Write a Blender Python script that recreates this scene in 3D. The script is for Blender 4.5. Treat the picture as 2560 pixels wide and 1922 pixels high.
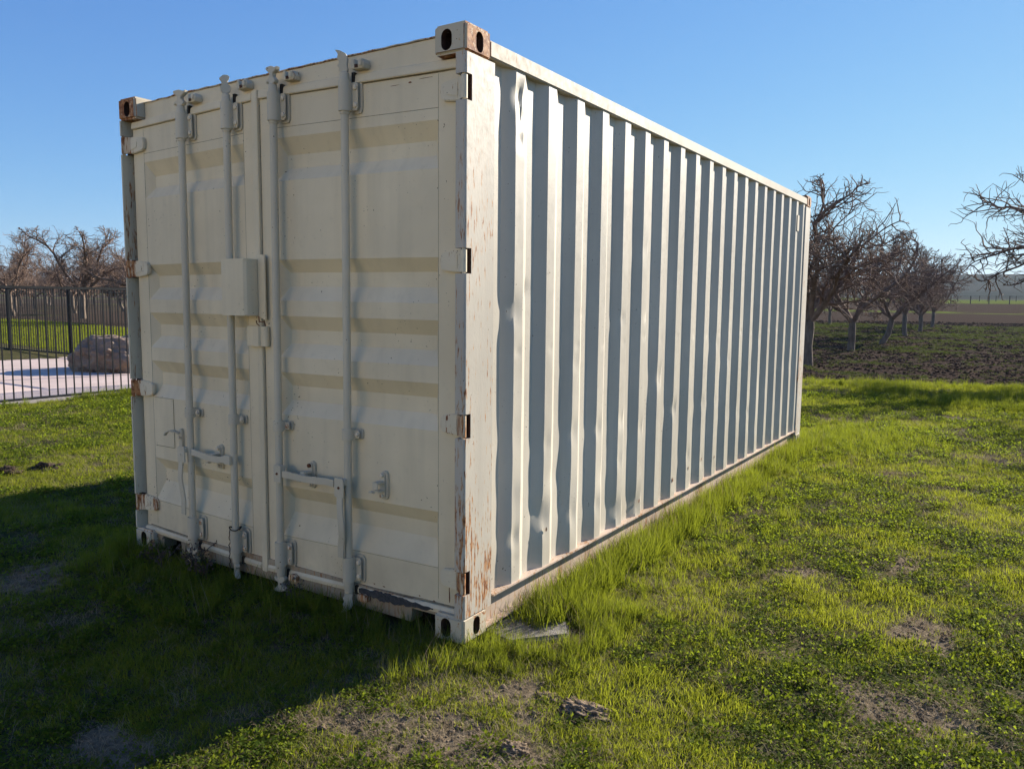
import bpy, bmesh, math, random
import numpy as np
from mathutils import Vector, Matrix, Euler
R = math.radians
for o in list(bpy.data.objects): bpy.data.objects.remove(o)
sc = bpy.context.scene
col = sc.collection
rnd = random.Random(7)
rng = np.random.default_rng(7)
HAZE = .00013

# ------------------------------------------------------------------ camera
CAM = (1.931, -2.610, 1.481); YAW, PITCH, ROLL = -0.57583, -0.10563, 0.01023
cam = bpy.data.cameras.new("camera"); co = bpy.data.objects.new("camera", cam); col.objects.link(co)
cam.sensor_width = 36; cam.lens = 27.54; cam.clip_start = .05; cam.clip_end = 6000
Fv = Vector((math.sin(YAW)*math.cos(PITCH), math.cos(YAW)*math.cos(PITCH), math.sin(PITCH)))
Rv = Fv.cross(Vector((0, 0, 1))).normalized(); Uv = Rv.cross(Fv)
R2 = Rv*math.cos(ROLL)+Uv*math.sin(ROLL); U2 = Uv*math.cos(ROLL)-Rv*math.sin(ROLL)
co.matrix_world = Matrix(((R2.x, U2.x, -Fv.x, CAM[0]), (R2.y, U2.y, -Fv.y, CAM[1]), (R2.z, U2.z, -Fv.z, CAM[2]), (0, 0, 0, 1)))
sc.camera = co

# ------------------------------------------------------------------ light
SUN_EL = R(23.2); SUN_AZ = math.atan2(.325, .946)          # azimuth from +Y towards +X
sd = Vector((math.sin(SUN_AZ)*math.cos(SUN_EL), math.cos(SUN_AZ)*math.cos(SUN_EL), math.sin(SUN_EL)))
w = bpy.data.worlds.new("World"); sc.world = w; w.use_nodes = True
nt = w.node_tree; bg = nt.nodes["Background"]
sky = nt.nodes.new("ShaderNodeTexSky"); sky.sky_type = 'NISHITA'; sky.sun_disc = False
sky.sun_elevation = SUN_EL; sky.sun_rotation = SUN_AZ; sky.altitude = 1000
sky.air_density = 1.0; sky.dust_density = 0.1; sky.ozone_density = 6
def wv(op, a, b=None):
    x = nt.nodes.new("ShaderNodeVectorMath"); x.operation = op; nt.links.new(a, x.inputs[0])
    if b is not None: x.inputs[1].default_value = b
    return x.outputs[0]
# soft shoulder on the very bright sky round the sun: 1-exp(-k L) for each channel
nm = wv('MULTIPLY', sky.outputs[0], (-.165, -.212, -.34)); ex = nt.nodes.new("ShaderNodeSeparateXYZ"); nt.links.new(nm, ex.inputs[0])
cb = nt.nodes.new("ShaderNodeCombineXYZ")
for i in range(3):
    e_ = nt.nodes.new("ShaderNodeMath"); e_.operation = 'EXPONENT'; nt.links.new(ex.outputs[i], e_.inputs[0])
    f_ = nt.nodes.new("ShaderNodeMath"); f_.operation = 'SUBTRACT'; f_.inputs[0].default_value = 1; nt.links.new(e_.outputs[0], f_.inputs[1])
    g_ = nt.nodes.new("ShaderNodeMath"); g_.operation = 'MULTIPLY'; g_.inputs[1].default_value = 3.3; nt.links.new(f_.outputs[0], g_.inputs[0]); nt.links.new(g_.outputs[0], cb.inputs[i])
nt.links.new(cb.outputs[0], bg.inputs[0]); bg.inputs[1].default_value = 0.092
sl = bpy.data.lights.new("sun", 'SUN'); sl.energy = 3.6; sl.angle = R(.5); sl.color = (1, .91, .79)
so = bpy.data.objects.new("sun", sl); col.objects.link(so)
so.rotation_euler = sd.to_track_quat('Z', 'Y').to_euler()
sc.view_settings.view_transform = 'Standard'; sc.view_settings.look = 'None'
sc.view_settings.exposure = 1.7; sc.view_settings.gamma = 1
sc.render.resolution_x = 1024; sc.render.resolution_y = 768

# ------------------------------------------------------------------ helpers
def tag(o, label=None, cat=None, group=None, kind=None):
    if label: o['label'] = label
    if cat: o['category'] = cat
    if group: o['group'] = group
    if kind: o['kind'] = kind
    return o
def empty(name, loc=(0, 0, 0)):
    o = bpy.data.objects.new(name, None); col.objects.link(o); o.location = loc; o.empty_display_size = .1
    return o
def doorwarp(v):
    x, y, z = v
    b = max(0, 1-abs(x+1.3)/1.13)
    return (x, y, z+.034*(z-1.33)/1.15*b)
class MB:
    def __init__(s): s.v = []; s.f = []
    def add(s, vs, fs):
        n = len(s.v); s.v += [tuple(v) for v in vs]; s.f += [tuple(i+n for i in f) for f in fs]; return s
    def box(s, x0, x1, y0, y1, z0, z1):
        return s.add([(x0,y0,z0),(x1,y0,z0),(x1,y1,z0),(x0,y1,z0),(x0,y0,z1),(x1,y0,z1),(x1,y1,z1),(x0,y1,z1)],
                     [(0,3,2,1),(4,5,6,7),(0,1,5,4),(1,2,6,5),(2,3,7,6),(3,0,4,7)])
    def tube(s, pts, r, n=8, caps=True):
        pts = [Vector(p) for p in pts]; rs = r if isinstance(r, (list, tuple)) else [r]*len(pts)
        t0 = (pts[1]-pts[0]).normalized(); a = Vector((0,0,1)) if abs(t0.z) < .9 else Vector((1,0,0))
        u = t0.cross(a).normalized(); vs = []; fs = []
        for i, p in enumerate(pts):
            t = (pts[min(i+1, len(pts)-1)]-pts[max(i-1, 0)]).normalized()
            u = (u-t*u.dot(t)).normalized(); w_ = t.cross(u)
            for k in range(n):
                an = 2*math.pi*k/n; vs.append(p+(u*math.cos(an)+w_*math.sin(an))*rs[i])
        for i in range(len(pts)-1):
            for k in range(n): fs.append((i*n+k, i*n+(k+1)%n, (i+1)*n+(k+1)%n, (i+1)*n+k))
        if caps: fs.append(tuple(range(n-1, -1, -1))); fs.append(tuple((len(pts)-1)*n+k for k in range(n)))
        return s.add(vs, fs)
    def prism(s, poly, axis, a, b, o=(0,0,0), rot=0):
        # poly in the two axes other than 'axis' (x: (y,z); y: (x,z); z: (x,y)); rot about z through o
        n = len(poly); vs = []
        c, q = math.cos(rot), math.sin(rot)
        for t in (a, b):
            for p in poly:
                v = {'x': (t, p[0], p[1]), 'y': (p[0], t, p[1]), 'z': (p[0], p[1], t)}[axis]
                vs.append((o[0]+v[0]*c-v[1]*q, o[1]+v[0]*q+v[1]*c, o[2]+v[2]))
        fs = [(k, (k+1) % n, n+(k+1) % n, n+k) for k in range(n)]+[tuple(range(n-1, -1, -1)), tuple(range(n, 2*n))]
        return s.add(vs, fs)
    def build(s, name, m, parent=None, bevel=0, warp=False, seg=2, smooth=35):
        vs = [doorwarp(v) for v in s.v] if warp else s.v
        me = bpy.data.meshes.new(name); me.from_pydata(vs, [], s.f); 
        bm = bmesh.new(); bm.from_mesh(me)
        bmesh.ops.recalc_face_normals(bm, faces=bm.faces)
        if bevel:
            es = [e for e in bm.edges if len(e.link_faces) == 2 and e.calc_face_angle(0) > R(40)]
            bmesh.ops.bevel(bm, geom=es, offset=bevel, segments=seg, affect='EDGES', clamp_overlap=True)
        bm.to_mesh(me); bm.free()
        if smooth: me.shade_smooth(); me.set_sharp_from_angle(angle=R(smooth))
        me.materials.append(m)
        o = bpy.data.objects.new(name, me); col.objects.link(o)
        if parent: o.parent = parent
        return o
def mesh_np(name, V, Q, m, parent=None, smooth=False, link=True):
    me = bpy.data.meshes.new(name); V = np.asarray(V, np.float32); Q = np.asarray(Q, np.int32)
    me.vertices.add(len(V)); me.vertices.foreach_set('co', V.ravel())
    k = Q.shape[1]; me.loops.add(Q.size); me.loops.foreach_set('vertex_index', Q.ravel())
    me.polygons.add(len(Q)); me.polygons.foreach_set('loop_start', np.arange(0, Q.size, k, dtype=np.int32))
    me.update(calc_edges=True); me.validate()
    if smooth: me.shade_smooth()
    if m: me.materials.append(m)
    o = bpy.data.objects.new(name, me)
    if link: col.objects.link(o)
    if parent: o.parent = parent
    return o
def hash2(i, j, s):
    n = (i.astype(np.int64)*374761393+j.astype(np.int64)*668265263+s*1442695041) & 0x7fffffff
    n = ((n ^ (n >> 13))*1274126177) & 0x7fffffff
    return ((n ^ (n >> 16)) & 0xffff)/65535.
def vnoise(x, y, s=0):
    i = np.floor(x); j = np.floor(y); u = x-i; v = y-j; u = u*u*(3-2*u); v = v*v*(3-2*v)
    a = hash2(i, j, s); b = hash2(i+1, j, s); c = hash2(i, j+1, s); d = hash2(i+1, j+1, s)
    return a*(1-u)*(1-v)+b*u*(1-v)+c*(1-u)*v+d*u*v
def fbm(x, y, s=0, o=4):
    x = np.asarray(x, float); y = np.asarray(y, float)
    r = 0; a = .5; t = 0
    for k in range(o): r = r+a*vnoise(x*2**k+13.7*k, y*2**k-7.3*k, s+k); t += a; a *= .5
    return r/t
def sstep(a, b, x):
    t = np.clip((np.asarray(x, float)-a)/(b-a), 0, 1); return t*t*(3-2*t)

# ------------------------------------------------------------------ materials
class NT:
    def __init__(s, name):
        s.m = bpy.data.materials.new(name); s.m.use_nodes = True; s.t = s.m.node_tree; s.t.nodes.clear()
        s.out = s.n('ShaderNodeOutputMaterial')
    def n(s, typ, **kw):
        x = s.t.nodes.new(typ)
        for k, v in kw.items(): setattr(x, k, v)
        return x
    def l(s, a, b): s.t.links.new(a, b)
    def pos(s): return s.n('ShaderNodeNewGeometry').outputs['Position']
    def noise(s, scale, detail=3, rough=.55, vec=None, stretch=None, dist=0):
        v = vec or s.pos()
        if stretch:
            mp = s.n('ShaderNodeMapping'); mp.inputs['Scale'].default_value = stretch; s.l(v, mp.inputs[0]); v = mp.outputs[0]
        x = s.n('ShaderNodeTexNoise'); s.l(v, x.inputs['Vector'])
        x.inputs['Scale'].default_value = scale; x.inputs['Detail'].default_value = detail; x.inputs['Roughness'].default_value = rough
        x.inputs['Distortion'].default_value = dist
        return x.outputs['Fac']
    def step(s, v, a, b, lo=0, hi=1):
        x = s.n('ShaderNodeMapRange'); x.interpolation_type = 'SMOOTHSTEP'
        for i, q in enumerate((a, b, lo, hi)): x.inputs[i+1].default_value = q
        s.l(v, x.inputs[0]); return x.outputs[0]
    def math(s, op, a, b=None, clamp=False):
        x = s.n('ShaderNodeMath', operation=op); x.use_clamp = clamp
        for i, q in enumerate((a, b)):
            if q is None: continue
            if isinstance(q, (int, float)): x.inputs[i].default_value = q
            else: s.l(q, x.inputs[i])
        return x.outputs[0]
    def mix(s, f, a, b):
        x = s.n('ShaderNodeMix', data_type='RGBA')
        if isinstance(f, (int, float)): x.inputs[0].default_value = f
        else: s.l(f, x.inputs[0])
        for i, q in ((6, a), (7, b)):
            if isinstance(q, (tuple, list)): x.inputs[i].default_value = (*q[:3], 1)
            else: s.l(q, x.inputs[i])
        return x.outputs[2]
    def xyz(s):
        x = s.n('ShaderNodeSeparateXYZ'); s.l(s.pos(), x.inputs[0]); return x.outputs
    def attr(s, name):
        x = s.n('ShaderNodeAttribute'); x.attribute_name = name; return x.outputs['Fac']
    def bump(s, h, st=.3, d=.01, prev=None):
        x = s.n('ShaderNodeBump'); x.inputs['Strength'].default_value = st; x.inputs['Distance'].default_value = d
        s.l(h, x.inputs['Height'])
        if prev is not None: s.l(prev, x.inputs['Normal'])
        return x.outputs[0]
    def prin(s, c, rough=.5, normal=None, spec=.5, metal=0):
        p = s.n('ShaderNodeBsdfPrincipled')
        if isinstance(c, (tuple, list)): p.inputs['Base Color'].default_value = (*c[:3], 1)
        else: s.l(c, p.inputs['Base Color'])
        if isinstance(rough, (int, float)): p.inputs['Roughness'].default_value = rough
        else: s.l(rough, p.inputs['Roughness'])
        p.inputs['Specular IOR Level'].default_value = spec; p.inputs['Metallic'].default_value = metal
        if normal is not None: s.l(normal, p.inputs['Normal'])
        s.l(p.outputs[0], s.out.inputs[0]); return s.m
    def mul(s, a, f): return tuple(x*f for x in a)
def sc3(c, f): return tuple(x*f for x in c)
RUST = (.20, .070, .024); DRUST = (.05, .02, .012)
def paint(name, base, rust=0., edge=0., chips=.5, blister=0., rough=.5, dirtlow=0., grit=.3, drips=True):
    t = NT(name)
    v = t.noise(1.1, 4, .6); c = t.mix(t.step(v, .3, .7), sc3(base, .88), sc3(base, 1.06))
    st = t.noise(7, 4, .6, stretch=(1, 1, .07)); c = t.mix(t.step(st, .46, .72, 0, .34), c, sc3(base, .72))
    gr = t.noise(24, 5, .7); c = t.mix(t.step(gr, .55, .75, 0, .10), c, (.22, .19, .14))
    # small chips
    ch = t.math('ADD', t.noise(85, 2, .5), t.math('MULTIPLY', t.noise(3.3, 3), .35))
    chm = t.step(ch, .95-.06*chips, .965-.06*chips)
    c = t.mix(chm, c, DRUST)
    z = t.xyz()[2]
    if rust > 0:
        m1 = t.math('ADD', t.noise(*((55, 6, .7, None, (1, 1, .8)) if 'casting' in name else (80, 5, .65, None, (1, 1, .13)))), t.math('MULTIPLY', t.noise(3.2, 4, stretch=(1.6, 1.6, .6)), .55))
        m1 = t.math('ADD', m1, t.step(z, 0, 2.6, .05, -.03))
        k = .945-.19*rust
        if edge:
            P_ = t.xyz(); m1 = t.math('ADD', m1, t.math('MULTIPLY', t.step(P_[1], .13, .01, 0, edge), t.step(P_[2], 1.15, .75, .25, 1)))
        c = t.mix(t.step(m1, k-.05, k+.03, 0, .6), c, (.50, .33, .19))
        c = t.mix(t.step(m1, k, k+.045), c, t.mix(t.step(t.noise(40, 2), .4, .6), RUST, (.40, .19, .075)))
    if dirtlow > 0:
        d = t.math('MULTIPLY', t.step(z, .05, .55, dirtlow, 0), t.step(t.noise(5, 4), .25, .7))
        c = t.mix(d, c, (.25, .19, .12))
    n = t.bump(t.noise(130, 3), .10*grit, .004)
    n = t.bump(t.noise(3.0, 2, stretch=(1, 1, .4)), .35*grit, .03, n)
    if blister > 0: n = t.bump(t.noise(85, 4, .6, stretch=(1, 1, .4)), blister*.4, .004, n)
    return t.prin(c, t.step(gr, .2, .8, rough-.06, rough+.12), n, .28)
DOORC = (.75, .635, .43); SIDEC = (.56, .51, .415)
M = {}
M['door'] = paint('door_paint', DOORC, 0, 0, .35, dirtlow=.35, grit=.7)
M['gear'] = paint('bar_paint', (.60, .525, .385), 0, 0, .45, rough=.5, dirtlow=.3)
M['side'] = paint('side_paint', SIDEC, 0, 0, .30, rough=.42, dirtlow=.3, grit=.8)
M['post'] = paint('post_paint', (.50, .455, .375), .34, .065, .5, blister=.40, rough=.55)
M['post2'] = paint('shaded_post_paint', (.60, .54, .40), .08, 0, .5, blister=.2, rough=.55)
M['rail'] = paint('rail_paint', (.44, .39, .30), .14, 0, .4, blister=.25, rough=.6)
M['ledge'] = paint('ledge_paint', (.56, .44, .35), .25, 0, .4, blister=.2, rough=.7, dirtlow=.5)
M['cast'] = paint('casting_paint', (.52, .46, .34), .3, 0, .6, blister=.3, rough=.6)
M['castrust'] = paint('rusty_casting_paint', (.62, .49, .33), 1.7, 0, .9, blister=.7, rough=.7)
M['hinge'] = paint('hinge_paint', (.70, .61, .44), .25, 0, .8, blister=.2)
M['hingerust'] = paint('rusty_hinge_paint', (.60, .48, .33), .9, 0, .9, blister=.6, rough=.7)
def simple(name, c, c2=None, sc_=20, rough=.8, b=.3, d=.01, spec=.3):
    t = NT(name); col_ = t.mix(t.step(t.noise(sc_, 4), .3, .7), c, c2 or sc3(c, .6))
    return t.prin(col_, rough, t.bump(t.noise(sc_*2, 4), b, d), spec)
M['caulk'] = simple('dirty_seam', (.17, .13, .085), (.30, .26, .18), 40)
M['gapshade'] = simple('gap_shade', (.02, .017, .014), (.035, .028, .02), 30)  # near-black colour that paints the shade inside gaps
M['interior'] = simple('rust_and_shade', (.05, .025, .016), (.09, .04, .022), 30)  # dark rust of cavities; also paints the shade in hinge pockets and keeper gaps
M['rubber'] = simple('worn_rubber', (.03, .032, .035), (.06, .06, .062), 60, .7, .6, .006)
M['fence'] = simple('fence_black_paint', (.010, .011, .013), (.018, .02, .023), 8, .6, .05, spec=.15)
M['wirefence'] = simple('weathered_wood', (.06, .055, .05), (.10, .09, .08), 8)
M['wire'] = simple('dark_wire', (.03, .024, .02), (.08, .05, .03), 60)
M['bolt'] = paint('bolt_paint', (.70, .60, .44), .2, 0, .8)
M['rustbolt'] = simple('rusty_bolt', (.20, .075, .03), (.10, .035, .015), 120)
def stone(name, a, b, c, sc_=3):
    t = NT(name); k = t.mix(t.step(t.noise(sc_, 6, .65), .35, .65), a, b)
    k = t.mix(t.step(t.noise(sc_*9, 5, .7), .55, .75, 0, .7), k, c)
    n = t.bump(t.noise(sc_*3, 8, .7), .8, .06); n = t.bump(t.noise(sc_*25, 4, .7), .5, .01, n)
    return t.prin(k, .9, n, .2)
M['boulder'] = stone('boulder_stone', (.20, .135, .095), (.31, .235, .175), (.10, .075, .06))
M['slab'] = stone('slab_concrete', (.34, .31, .27), (.26, .23, .19), (.15, .12, .09), 9)
def bark(name, a, b):
    t = NT(name); k = t.mix(t.step(t.noise(9, 5, .65, stretch=(1, 1, .4)), .3, .7), a, b)
    return t.prin(k, .9, t.bump(t.noise(30, 5, .7, stretch=(1, 1, .3)), .7, .02), .15)
M['trunk'] = bark('trunk_bark', (.12, .092, .07), (.23, .18, .14))
M['crown'] = bark('branch_bark', (.13, .09, .068), (.27, .19, .145))
def leafmat(name, cols, rough=.5, trans=.45, nsc=.9, spec=.35):
    t = NT(name); oi = t.n('ShaderNodeObjectInfo').outputs['Random']
    f = t.math('ADD', t.math('MULTIPLY', oi, .45), t.math('SUBTRACT', t.math('MULTIPLY', t.noise(nsc, 3), 1.1), .27))
    a = t.mix(t.step(f, .25, .75), cols[0], cols[1])
    k = t.mix(t.step(t.noise(30, 2), .35, .8, 0, .6), a, cols[2])
    dif = t.n('ShaderNodeBsdfPrincipled'); t.l(k, dif.inputs['Base Color']); dif.inputs['Roughness'].default_value = rough
    dif.inputs['Specular IOR Level'].default_value = spec
    tr = t.n('ShaderNodeBsdfTranslucent'); kt = t.mix(.5, k, cols[3]); t.l(kt, tr.inputs[0])
    mx = t.n('ShaderNodeMixShader'); mx.inputs[0].default_value = trans
    t.l(dif.outputs[0], mx.inputs[1]); t.l(tr.outputs[0], mx.inputs[2]); t.l(mx.outputs[0], t.out.inputs[0])
    return t.m
M['grass'] = leafmat('grass_blades', ((.044, .080, .011), (.145, .175, .020), (.20, .19, .045), (.50, .54, .03)), .65, .52, spec=.12, nsc=1.3)
M['tall'] = leafmat('tall_grass_blades', ((.036, .074, .011), (.105, .142, .016), (.16, .17, .035), (.41, .46, .025)), .6, .5, spec=.12)
M['leaf'] = leafmat('low_weed_leaves', ((.036, .068, .011), (.092, .130, .017), (.14, .165, .03), (.41, .50, .025)), .75, .52, spec=.04)
M['seed'] = leafmat('field_seedlings', ((.030, .045, .014), (.055, .075, .02), (.07, .08, .03), (.16, .21, .03)), .8, .35, spec=.03)
M['dry'] = leafmat('dry_thatch', ((.26, .20, .12), (.36, .29, .18), (.20, .14, .08), (.40, .30, .15)), .7, .25, spec=.2)
M['dryweed'] = leafmat('dry_weed_stalks', ((.075, .055, .045), (.13, .10, .08), (.05, .04, .03), (.15, .1, .07)), .8, .1, spec=.2)
M['clod'] = simple('dark_soil_clod', (.040, .030, .024), (.08, .062, .05), 25, 1., .8, .02, 0.)
M['mound'] = simple('dry_soil_clod', (.12, .088, .06), (.25, .19, .13), 30, .95, .9, .02, .1)

# ------------------------------------------------------------------ terrain shape
def edge_y(x):      # where mown ground meets the ploughed orchard floor
    x = np.asarray(x, float)
    return 14.2+.33*np.clip(x, -3, 3)+1.2*sstep(-5, -20, x)+.5*(fbm(x*.5, x*0+3, 5)-.5)
def terrain(x, y):
    x = np.asarray(x, float); y = np.asarray(y, float)
    z = .45*sstep(-14, -34, x)+1.95*np.clip((y-66)/104, 0, 1)+1.6*np.clip((y-170)/130, 0, 1)
    d = np.hypot(x-2, y+2.6)
    near = 1-sstep(14, 40, d)
    z = z+(.05*(fbm(x*.8, y*.8, 3)-.5)+.028*(fbm(x*4.5, y*4.5, 9)-.5))*(.3+.7*near)
    f = sstep(0, .8, y-edge_y(x))*(1-sstep(60, 120, d))
    z = z+f*(.065*(fbm(x*2.8, y*4.2, 21, 4)-.5)+.12*(fbm(x*.25, y*1.1, 25, 2)-.5))
    # gentle hollow/bare spots near camera stay flat; far hills
    z = z-.02-.06*sstep(-.1, -1.5, y)*sstep(1.2, -.2, x)*sstep(-6, -3, x)
    return z
BARE = [(.40, -.22, .22, .14), (.10, -.66, .42, .16), (.34, -.50, .25, .12), (1.68, .55, .20, .14), (1.60, 1.38, .15, .22), (.62, -.17, .12, .1), (.65, -.56, .16, .1),
        (-.62, -1.2, .24, .10), (-2.5, -.6, .25, .18), (2.1, 6.4, .9, .22), (3.1, 5.2, 1.2, .25), (1.1, 9.6, .8, .2), (-.1, 8.3, .5, .2), (1.45, 2.4, .12, .3),
        (.95, 1.9, .14, .1), (.9, 3.6, .15, .12), (.16, .34, .22, .17), (1.0, 5.0, .3, .2)]
def bare(x, y):
    b = np.zeros_like(np.asarray(x, float)); wob = 1.8*(fbm(x*5, y*5, 31)-.5)
    for cx, cy, rx, ry in BARE:
        q = np.sqrt(((x-cx)/rx)**2+((y-cy)/ry)**2); b = np.maximum(b, 1-sstep(.45, 1.3, q+wob))
    return b
PADX, PADY = -9.82, 8.35
def inpad(x, y): return (x < PADX) & (y < PADY)

def build_ground():
    def axis(lo, hi, c, n, k):
        t = np.linspace(-1, 1, n); s = np.sinh(t*k)/np.sinh(k)
        return c+np.where(s < 0, s*(c-lo), s*(hi-c))
    X = axis(-2500, 2500, .8, 760, 9.2); Y = axis(-300, 3200, 2.0, 820, 8.4)
    x, y = np.meshgrid(X, Y, indexing='ij'); z = terrain(x, y)
    # far rise with the hill line
    hh = 46*sstep(560, 1100, y)*(.62+.6*fbm(x/500., y/900., 44, 3))*(.55+.45*sstep(-400, 100, x))
    z = z+hh+(x < -60)*0
    nx, ny = x.shape; V = np.stack([x, y, z], -1).reshape(-1, 3)
    i, j = np.meshgrid(np.arange(nx-1), np.arange(ny-1), indexing='ij'); a = (i*ny+j).ravel()
    Q = np.stack([a, a+ny, a+ny+1, a+1], -1)
    o = mesh_np('ground', V, Q, None, smooth=True)
    d = np.hypot(x-2, y+2.6)
    f = sstep(-.15, .5, y-edge_y(x)); br = bare(x, y)
    st = fbm(x*.22, y*1.25, 61, 3)                        # weedy strips across the ploughed floor
    strip = sstep(.56, .66, st)*.6*(1-sstep(58, 66, y))
    for c, wd in ((62.5, 2.2), (104, 5.5)): strip = np.maximum(strip, (1-sstep(wd*.6, wd, np.abs(y-c+3*(fbm(x*.05, y*0, 8)-.5))))*sstep(.3, .5, fbm(x*.08, y*.3, 77)))
    strip = np.maximum(strip, sstep(168, 172, y)*(1-sstep(560, 620, y)))
    hill = sstep(600, 680, y)
    for nm, arr in (('field', f), ('bare', br), ('strip', strip*f), ('hill', hill)):
        at = o.data.attributes.new(nm, 'FLOAT', 'POINT'); at.data.foreach_set('value', arr.astype(np.float32).ravel())
    t = NT('ground_soil_and_turf')
    n1 = t.noise(2.2, 5, .6); n2 = t.noise(22, 5, .7); n3 = t.noise(90, 3, .7)
    turf = t.mix(t.step(n1, .35, .65), (.050, .062, .022), (.085, .088, .035))
    turf = t.mix(t.step(n2, .42, .6, 0, .8), turf, (.12, .092, .058))
    soil = t.mix(t.step(n2, .3, .7), (.12, .095, .062), (.23, .185, .125)); soil = t.mix(t.step(n3, .55, .75, 0, .5), soil, (.12, .085, .055))
    c = t.mix(t.step(t.math('ADD', t.attr('bare'), t.math('MULTIPLY', t.math('SUBTRACT', n2, .5), 1.6)), .42, .62), turf, soil)
    dirt = t.mix(t.step(n2, .3, .7), (.045, .034, .028), (.085, .066, .053)); dirt = t.mix(t.step(n3, .6, .8, 0, .4), dirt, (.15, .125, .10))
    gst = t.mix(t.step(n2, .3, .7), (.075, .10, .026), (.14, .165, .045))
    dirt = t.mix(t.step(t.math('ADD', t.attr('strip'), t.math('MULTIPLY', t.math('SUBTRACT', n2, .5), .6)), .4, .8), dirt, gst)
    dirt = t.mix(t.attr('hill'), dirt, t.mix(t.step(t.noise(.006, 5, .6), .4, .6), (.026, .028, .022), (.045, .042, .034)))
    c = t.mix(t.step(t.attr('field'), .3, .7), c, dirt)
    nb = t.bump(n2, .7, .03); nb = t.bump(n3, .5, .008, nb)
    t.prin(c, 1.0, nb, 0.); o.data.materials.append(t.m); tag(o, kind='structure')
    return o
build_ground()

# ------------------------------------------------------------------ shipping container
CT = empty('shipping_container')
tag(CT, 'beige steel shipping container with double doors and ribbed side, standing in the grass', 'shipping container')
W_, L_, H_ = 2.438, 6.058, 2.591
HZ = [2.338, 1.645, .955, .272]           # hinge heights
def post_poly(mx, my, cut=False):
    if mx < 0 and my > 0:
        p = [(-.018, 0), (-.008, 0), (-.002, .003), (0, .010), (0, .208), (-.030, .230), (-.14, .230), (-.14, .105), (-.050, .105), (-.050, .088), (-.018, .088)]
        if cut: p = [(-.018, .046), (0, .046), (0, .208), (-.030, .230), (-.14, .230), (-.14, .105), (-.050, .105), (-.050, .088), (-.018, .088)]
        return [(-W_-x, y) for x, y in p][::-1]
    p = [(-.050, .002), (-.044, 0), (-.013, 0), (-.0105, .0003), (-.0065, .0018), (-.0035, .0042), (-.0012, .0078), (-.0002, .011), (0, .014), (0, .208), (-.030, .230), (-.14, .230), (-.14, .10), (-.050, .10)]
    if cut: p = [(-.050, .046), (0, .046), (0, .208), (-.030, .230), (-.14, .230), (-.14, .10), (-.050, .10)]
    q = [((x if mx > 0 else -W_-x), (y if my > 0 else L_-y)) for x, y in p]
    return q if mx*my > 0 else q[::-1]
for mx in (1, -1):
    for my in (1, -1):
        mb = MB()
        if my > 0:
            cuts = sorted([(z-.052, z+.052) for z in HZ]); z0 = .118
            for a, b in cuts:
                mb.prism(post_poly(mx, my), 'z', z0, a); mb.prism(post_poly(mx, my, True), 'z', a, b); z0 = b
            mb.prism(post_poly(mx, my), 'z', z0, 2.473)
        else: mb.prism(post_poly(mx, my), 'z', .118, 2.473)
        o = mb.build('corner_post', M['post'] if (mx > 0) else M['post2'], CT, smooth=0)
        if mx > 0 and my > 0: o['label'] = 'white corner post with blistered paint and rust streaks'
# castings with oval holes, cut out with booleans
def casting(px, py, top, mat):
    cx = px*(1) ; 
    x0, x1 = (-.162, 0) if px > 0 else (-W_, -W_+.162)
    y0, y1 = (0, .178) if py > 0 else (L_-.178, L_)
    z0, z1 = (2.473, 2.591) if top else (0, .118)
    ex = -.0015 if not top else 0
    a = MB().box(x0-.0015*(px < 0), x1+.0015*(px > 0), y0-.0015*(py > 0), y1+.0015*(py < 0), z0, z1).build('corner_casting', mat, CT, bevel=.011, seg=3)
    a.data.materials.append(M['interior'])
    def stad(w_, h_, n=8):
        r = w_/2; k = h_/2-r
        return [(r*math.cos(t), k+r*math.sin(t)) for t in np.linspace(0, math.pi, n)]+[(r*math.cos(t), -k+r*math.sin(t)) for t in np.linspace(math.pi, 2*math.pi, n)]
    zc = (z0+z1)/2-(.004 if top else -.004)
    parts = [MB().box(x0+.028, x1-.028, y0+.028, y1-.028, z0+.026, z1-.026)]
    fx = x0+.085 if px < 0 else x1-.095
    parts.append(MB().prism([(fx+p, zc+q) for p, q in stad(.054, .084)], 'y', *((y0-.05, y0+.06) if py > 0 else (y1-.06, y1+.05))))
    fy = y0+.095 if py > 0 else y1-.095
    parts.append(MB().prism([(fy+p, zc+q) for p, q in stad(.050, .082)], 'x', *((x1-.06, x1+.05) if px > 0 else (x0-.05, x0+.06))))
    for mb in parts:
        c = mb.build('cutter', M['interior'], None, smooth=0)
        md = a.modifiers.new('cut', 'BOOLEAN'); md.object = c; md.solver = 'EXACT'; md.material_mode = 'TRANSFER'
        dg = bpy.context.evaluated_depsgraph_get(); dg.update(); me = bpy.data.meshes.new_from_object(a.evaluated_get(dg))
        a.modifiers.clear(); a.data = me; bpy.data.objects.remove(c)
    a.data.shade_smooth(); a.data.set_sharp_from_angle(angle=R(35))
    if top and py > 0:                 # one face of each near casting still carries its paint
        a.data.materials.append(M['cast']); k = len(a.data.materials)-1
        for p in a.data.polygons:
            if p.material_index == 0 and ((px > 0 and p.normal.y < -.6) or (px < 0 and p.normal.x > .6)): p.material_index = k
    return a
for px in (1, -1):
    for py in (1, -1):
        for top in (1, 0):
            m_ = M['castrust'] if top else M['cast']
            o = casting(px, py, top, m_)
            if top: o['label'] = 'rusty upper corner casting'
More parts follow.
